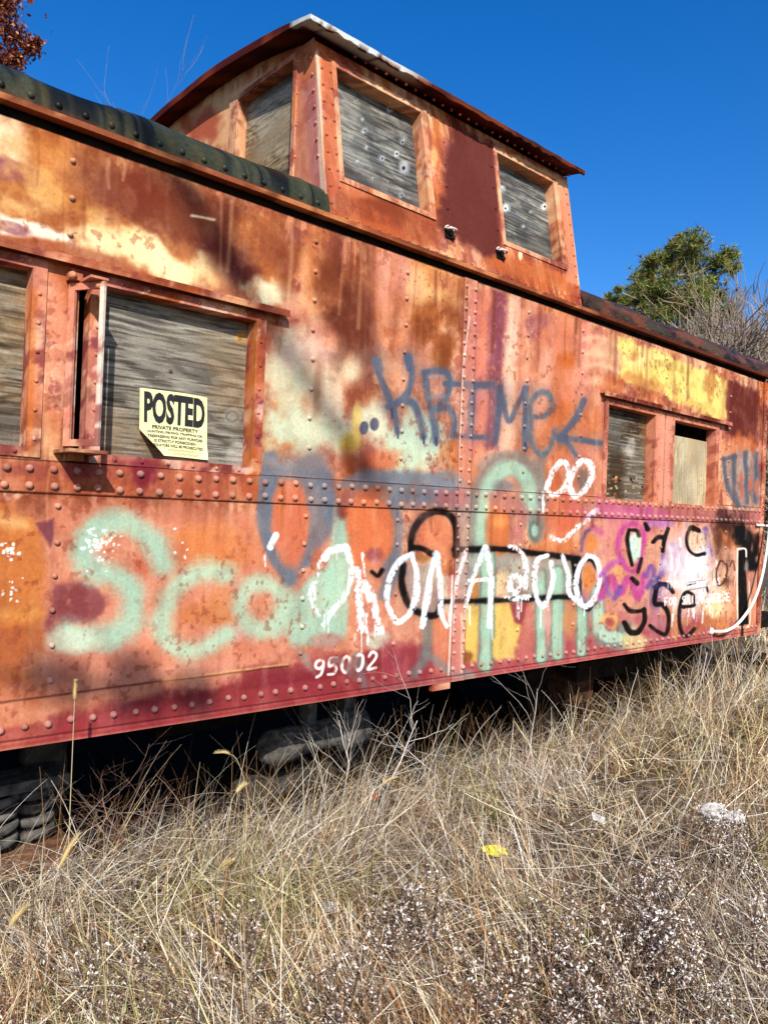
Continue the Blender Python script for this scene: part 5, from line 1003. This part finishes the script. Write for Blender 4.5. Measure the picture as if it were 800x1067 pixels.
crumple('red_scrap', 391, 830, .31, .012, .008, .007, M_REDS, 'tiny red scrap caught in the weeds at the edge of the shade', 'litter', 2)
p = on_z(624, 834, .30); m = MB()
m.box(-.09, .09, -.001, .001, -.045, .045, .02, lambda V: V+np.stack([0*V[:, 0], .02*np.sin(V[:, 0]*30), .004*np.sin(V[:, 0]*50)], 1)); m.box(-.08, .085, .02, .022, -.04, .04, .02)
o = m.build('crushed_carton', mat_noise('dull_card', (.22, .2, .17), (.5, .47, .42), 30, .8, .3), None, False); o.location = p-np.array([0, 0, .085]); o.scale = (.42, .42, .42); o.rotation_euler = (-.75, .25, -.5); tag(o, 'small crushed pale carton lying in the grass under the far windows', 'litter')

# ------------------------------------------------------------------ trees
def leafcloud(mb, P, size, pal, k, asp=.5):
    n = len(P); flakes(mb, P, size*RNG.uniform(.7, 1.3, n), pick(pal, n, k, .2), asp)
# pine behind the car
pt_ = at_d(703, 252, 27.0); base = np.array([pt_[0], pt_[1], 0.]); base[2] = .3; H = pt_[2]-.3
e = empty('pine_tree', base); tag(e, 'green pine tree rising behind the far end of the caboose roof', 'tree')
tr = MB(); cr = MB(); tr.tube([(0, 0, 0), (.1, 0, H*.4), (-.05, .1, H*.75), (0, 0, H)], [.22, .17, .1, .03], 8)
tr.tube([(.4, .1, H*.35), (.65, .1, H*.55), (.55, .1, H*.8)], [.1, .07, .02], 6)
rg = np.random.default_rng(5); f0 = 27.0/FPX
NP = []
clus = [(-28, 42, 16), (-10, 20, 16), (8, 12, 14), (22, 30, 18), (38, 26, 13), (-36, 62, 11), (-14, 58, 20), (12, 60, 22), (38, 58, 18), (-48, 64, 9), (-58, 52, 5), (-56, 62, 7), (-30, 84, 13), (0, 88, 20), (30, 90, 20), (48, 84, 12), (50, 112, 16), (20, 118, 20), (44, 128, 12), (0, 10, 9), (-26, 24, 8), (40, 42, 9), (3, 0, 6), (36, 140, 18), (-42, 80, 8)]
for dx, dy, rr in clus:
    for q in range(3):
        c = np.array([0, 0, H])+(CR*(dx+rg.normal(0, rr*.3))-np.array([0, 0, 1.])*(dy+rg.normal(0, rr*.3)))*f0+CF*rg.normal(0, 1)*(.5+rr*.03)
        nb_ = int(rr*5.2)
        for s_ in range(nb_):                                                       # needle tufts
            cc_ = c+rg.normal(0, 1, 3)*rr*f0*.36; nn = 16
            dv = rg.normal(0, 1, (nn, 3)); dv[:, 2] += .5; dv /= np.linalg.norm(dv, axis=1)[:, None]; NP.append((cc_, dv))
        ax = np.array([0, 0, c[2]-.5]); tr.tube([ax, (ax+c)/2+[0, 0, -.1], c], [.05, .03, .01], 4, cap=False)
C0 = np.repeat(np.array([a for a, b in NP]), 16, 0); DV = np.vstack([b for a, b in NP]); n = len(C0)
sd_ = np.cross(DV, rg.normal(0, 1, (n, 3))); sd_ /= np.linalg.norm(sd_, axis=1)[:, None]; ln = rg.uniform(.12, .24, (n, 1)); k = np.arange(n)*3
col = pick([(112, 124, 56), (84, 102, 46), (136, 140, 72), (70, 88, 42), (150, 142, 80)], n, 1.05, .25)
brn = np.repeat(rg.random(len(NP)) < .12, 16); col[brn] = pick([(140, 104, 62), (120, 96, 58)], brn.sum(), .6)
cr.add(np.stack([C0-sd_*.014, C0+sd_*.014, C0+DV*ln], 1).reshape(-1, 3), None, np.stack([k, k+1, k+2], 1), np.repeat(col, 3, 0))
tr.build('trunk', mat_noise('pine_bark', (.2, .15, .12), (.42, .34, .28), 6, .9, .5), e, True); cr.build('crown', M_LEAF, e, False)
# autumn oak at the upper left
c0 = at_d(6, 30, 13.0); base = np.array([c0[0]-.8, c0[1]+.6, .3]); e = empty('oak_tree', base); tag(e, 'tree with rust red autumn leaves above the roof at the upper left corner', 'tree')
tr = MB(); cr = MB(); top = c0-base; tr.tube([(0, 0, 0), (.1, 0, top[2]*.5), (-.1, 0, top[2]), (-.2, .1, top[2]+2.4)], [.2, .16, .1, .03], 8)
P = []
for dx, dy, rr in ((-40, 0, 50), (-8, 10, 22), (12, 30, 14), (26, 38, 10), (-20, -30, 40), (2, 52, 18), (-14, 60, 22), (-2, -14, 16), (34, 32, 6), (-30, 50, 30), (14, 50, 9)):
    c = top+(CR*dx-np.array([0, 0, 1.])*(dy-18))*13/FPX; m_ = int(rr*16); P.append(c+rg.normal(0, 1, (m_, 3))*rr*13/FPX*.45); tr.tube([(-.05, 0, top[2]*.8), (np.array([-.05, 0, top[2]*.8])+c)/2+[0, 0, .1], c], [.05, .03, .008], 4, cap=False)
leafcloud(cr, np.vstack(P), .085, [(150, 72, 44), (176, 96, 60), (120, 52, 36), (196, 132, 92), (104, 60, 40), (90, 44, 32)], .7, .65)
tr.build('trunk', M_BARK, e, True); cr.build('crown', M_LEAF, e, False)
# leafless trees
def bare(px_, py_, dist, seed, label, nb=(12, 7, 5), sp=.62, r0=.12, mat=M_TWIG, lean=0., rmin=.014):
    t_ = at_d(px_, py_, dist); h = max(1.5, t_[2]-.2); mb, tips = branching(seed, h*.72, 3, sp, r0, nb, .3, .8, .25, rmin)
    V_, F_, F3_, _ = mb.arr(); s_ = (h)/V_[:, 2].max(); V_ *= s_
    e = empty('bare_tree', (t_[0], t_[1], .2)); e.rotation_euler = (0, lean, 0)
    mesh_np('branches', V_, F_, mat, e, None, True, F3_); tag(e, label, 'tree')
bare(768, 282, 20, 61, 'tallest bare grey tree right of the green pine', (26, 12, 8), .6, .07)
bare(796, 272, 22, 62, 'bare tree cut by the right edge of the photo above the roof', (26, 12, 8), .6, .07)
bare(748, 318, 17, 63, 'low bare shrubby tree between the pine and the tallest bare tree', (26, 12, 8), .75, .05)
bare(786, 325, 15, 64, 'short dense bare thicket tree just above the far roof corner', (26, 12, 8), .8, .05)
bare(730, 360, 19, 65, 'leafless brown tree under the right side of the pine crown', (16, 9, 5), .7, .06, M_BARK)
bare(150, 80, 24, 66, 'thin bare treetop showing left of the cupola roof', (12, 8, 5), .4, .03, M_TWIG, 0, .0045)
bare(112, 92, 24, 67, 'faint bare twigs above the dark roof between the red tree and the cupola', (10, 7, 5), .4, .03, M_TWIG, 0, .0045)
for bx, by, bd, bs in ((758, 300, 21, 71), (782, 292, 19, 72), (770, 330, 16, 73), (800, 320, 16, 74), (745, 340, 18, 75)): bare(bx, by, bd, bs, 'bare brown thicket tree, %s' % {71: 'close against the pine crown', 72: 'just left of the tree at the photo edge', 73: 'lower and in front of the tallest one', 74: 'lowest at the right edge of the photo', 75: 'low under the right side of the pine'}[bs], (22, 12, 8), .6, .06, (M_TWIG, M_BARK)[bs % 2])
bare(840, 400, 13, 68, 'bare bush past the far end of the caboose', (18, 9, 5), .8, .05)
bare(815, 430, 17, 69, 'brown bush behind the far end platform', (18, 9, 5), .8, .05, M_BARK)
# tree behind the photographer whose limbs shade the near end of the wall
Ls = 17.0
qa, qb = on_y(120, 130)+SUN*Ls, on_y(392, 505)+SUN*Ls
t0 = np.array([qa[0]-1.6, qa[1]-.3, 0.]); e = empty('leafless_tree', t0); tag(e, 'leafless tree standing behind the camera, its drooping limb shading the rusty wall', 'tree')
m = MB(); zt_ = qa[2]+1.2
m.tube(np.array([(t0[0], t0[1], 0), (t0[0]+.1, t0[1], zt_*.5), (t0[0], t0[1], zt_+1.5)])-t0, [.22, .18, .08], 8)
m.tube(smooth_path(np.array([(t0[0], t0[1], zt_), (qa[0], qa[1], qa[2]+.1), tuple((qa+qb)/2+[0, 0, .06]), tuple(qb)])-t0, 4), .056, 6)
m.build('trunk', M_BARK, e, True)
Lt = 8.5; q1, q2 = on_y(20, 706)+SUN*Lt, on_y(232, 727)+SUN*Lt; t0 = np.array([q1[0]-.9, q1[1]-.2, 0.])
e = empty('sapling', t0); tag(e, 'thin sapling behind the camera, last leaf clusters shading the lower left wall', 'tree'); m = MB()
m.tube(np.array([(0, 0, 0), (.05, 0, 3.), (0, .05, q1[2]+1.)]), [.06, .045, .01], 7)
m.tube(np.array([(t0[0], t0[1], q1[2]+.4), tuple(q1+[-.4, 0, .1]), tuple(q1), tuple(q2)])-t0, [.02, .014, .009, .005], 5); m.build('trunk', M_BARK, e, True)
m = MB(); P = []
for px_, py_, sx, sz, nn in ((62, 708, .11, .035, 190), (140, 717, .085, .055, 300), (150, 706, .03, .03, 60), (202, 724, .085, .035, 190)):
    P.append(on_y(px_, py_)+SUN*Lt+np.stack([rg.normal(0, sx*.55, nn), rg.normal(0, .05, nn), rg.normal(0, sz*.6, nn)], 1))
leafcloud(m, np.vstack(P)-t0, .05, [(120, 80, 50)], .6, .6); m.build('crown', M_LEAF, e, False)
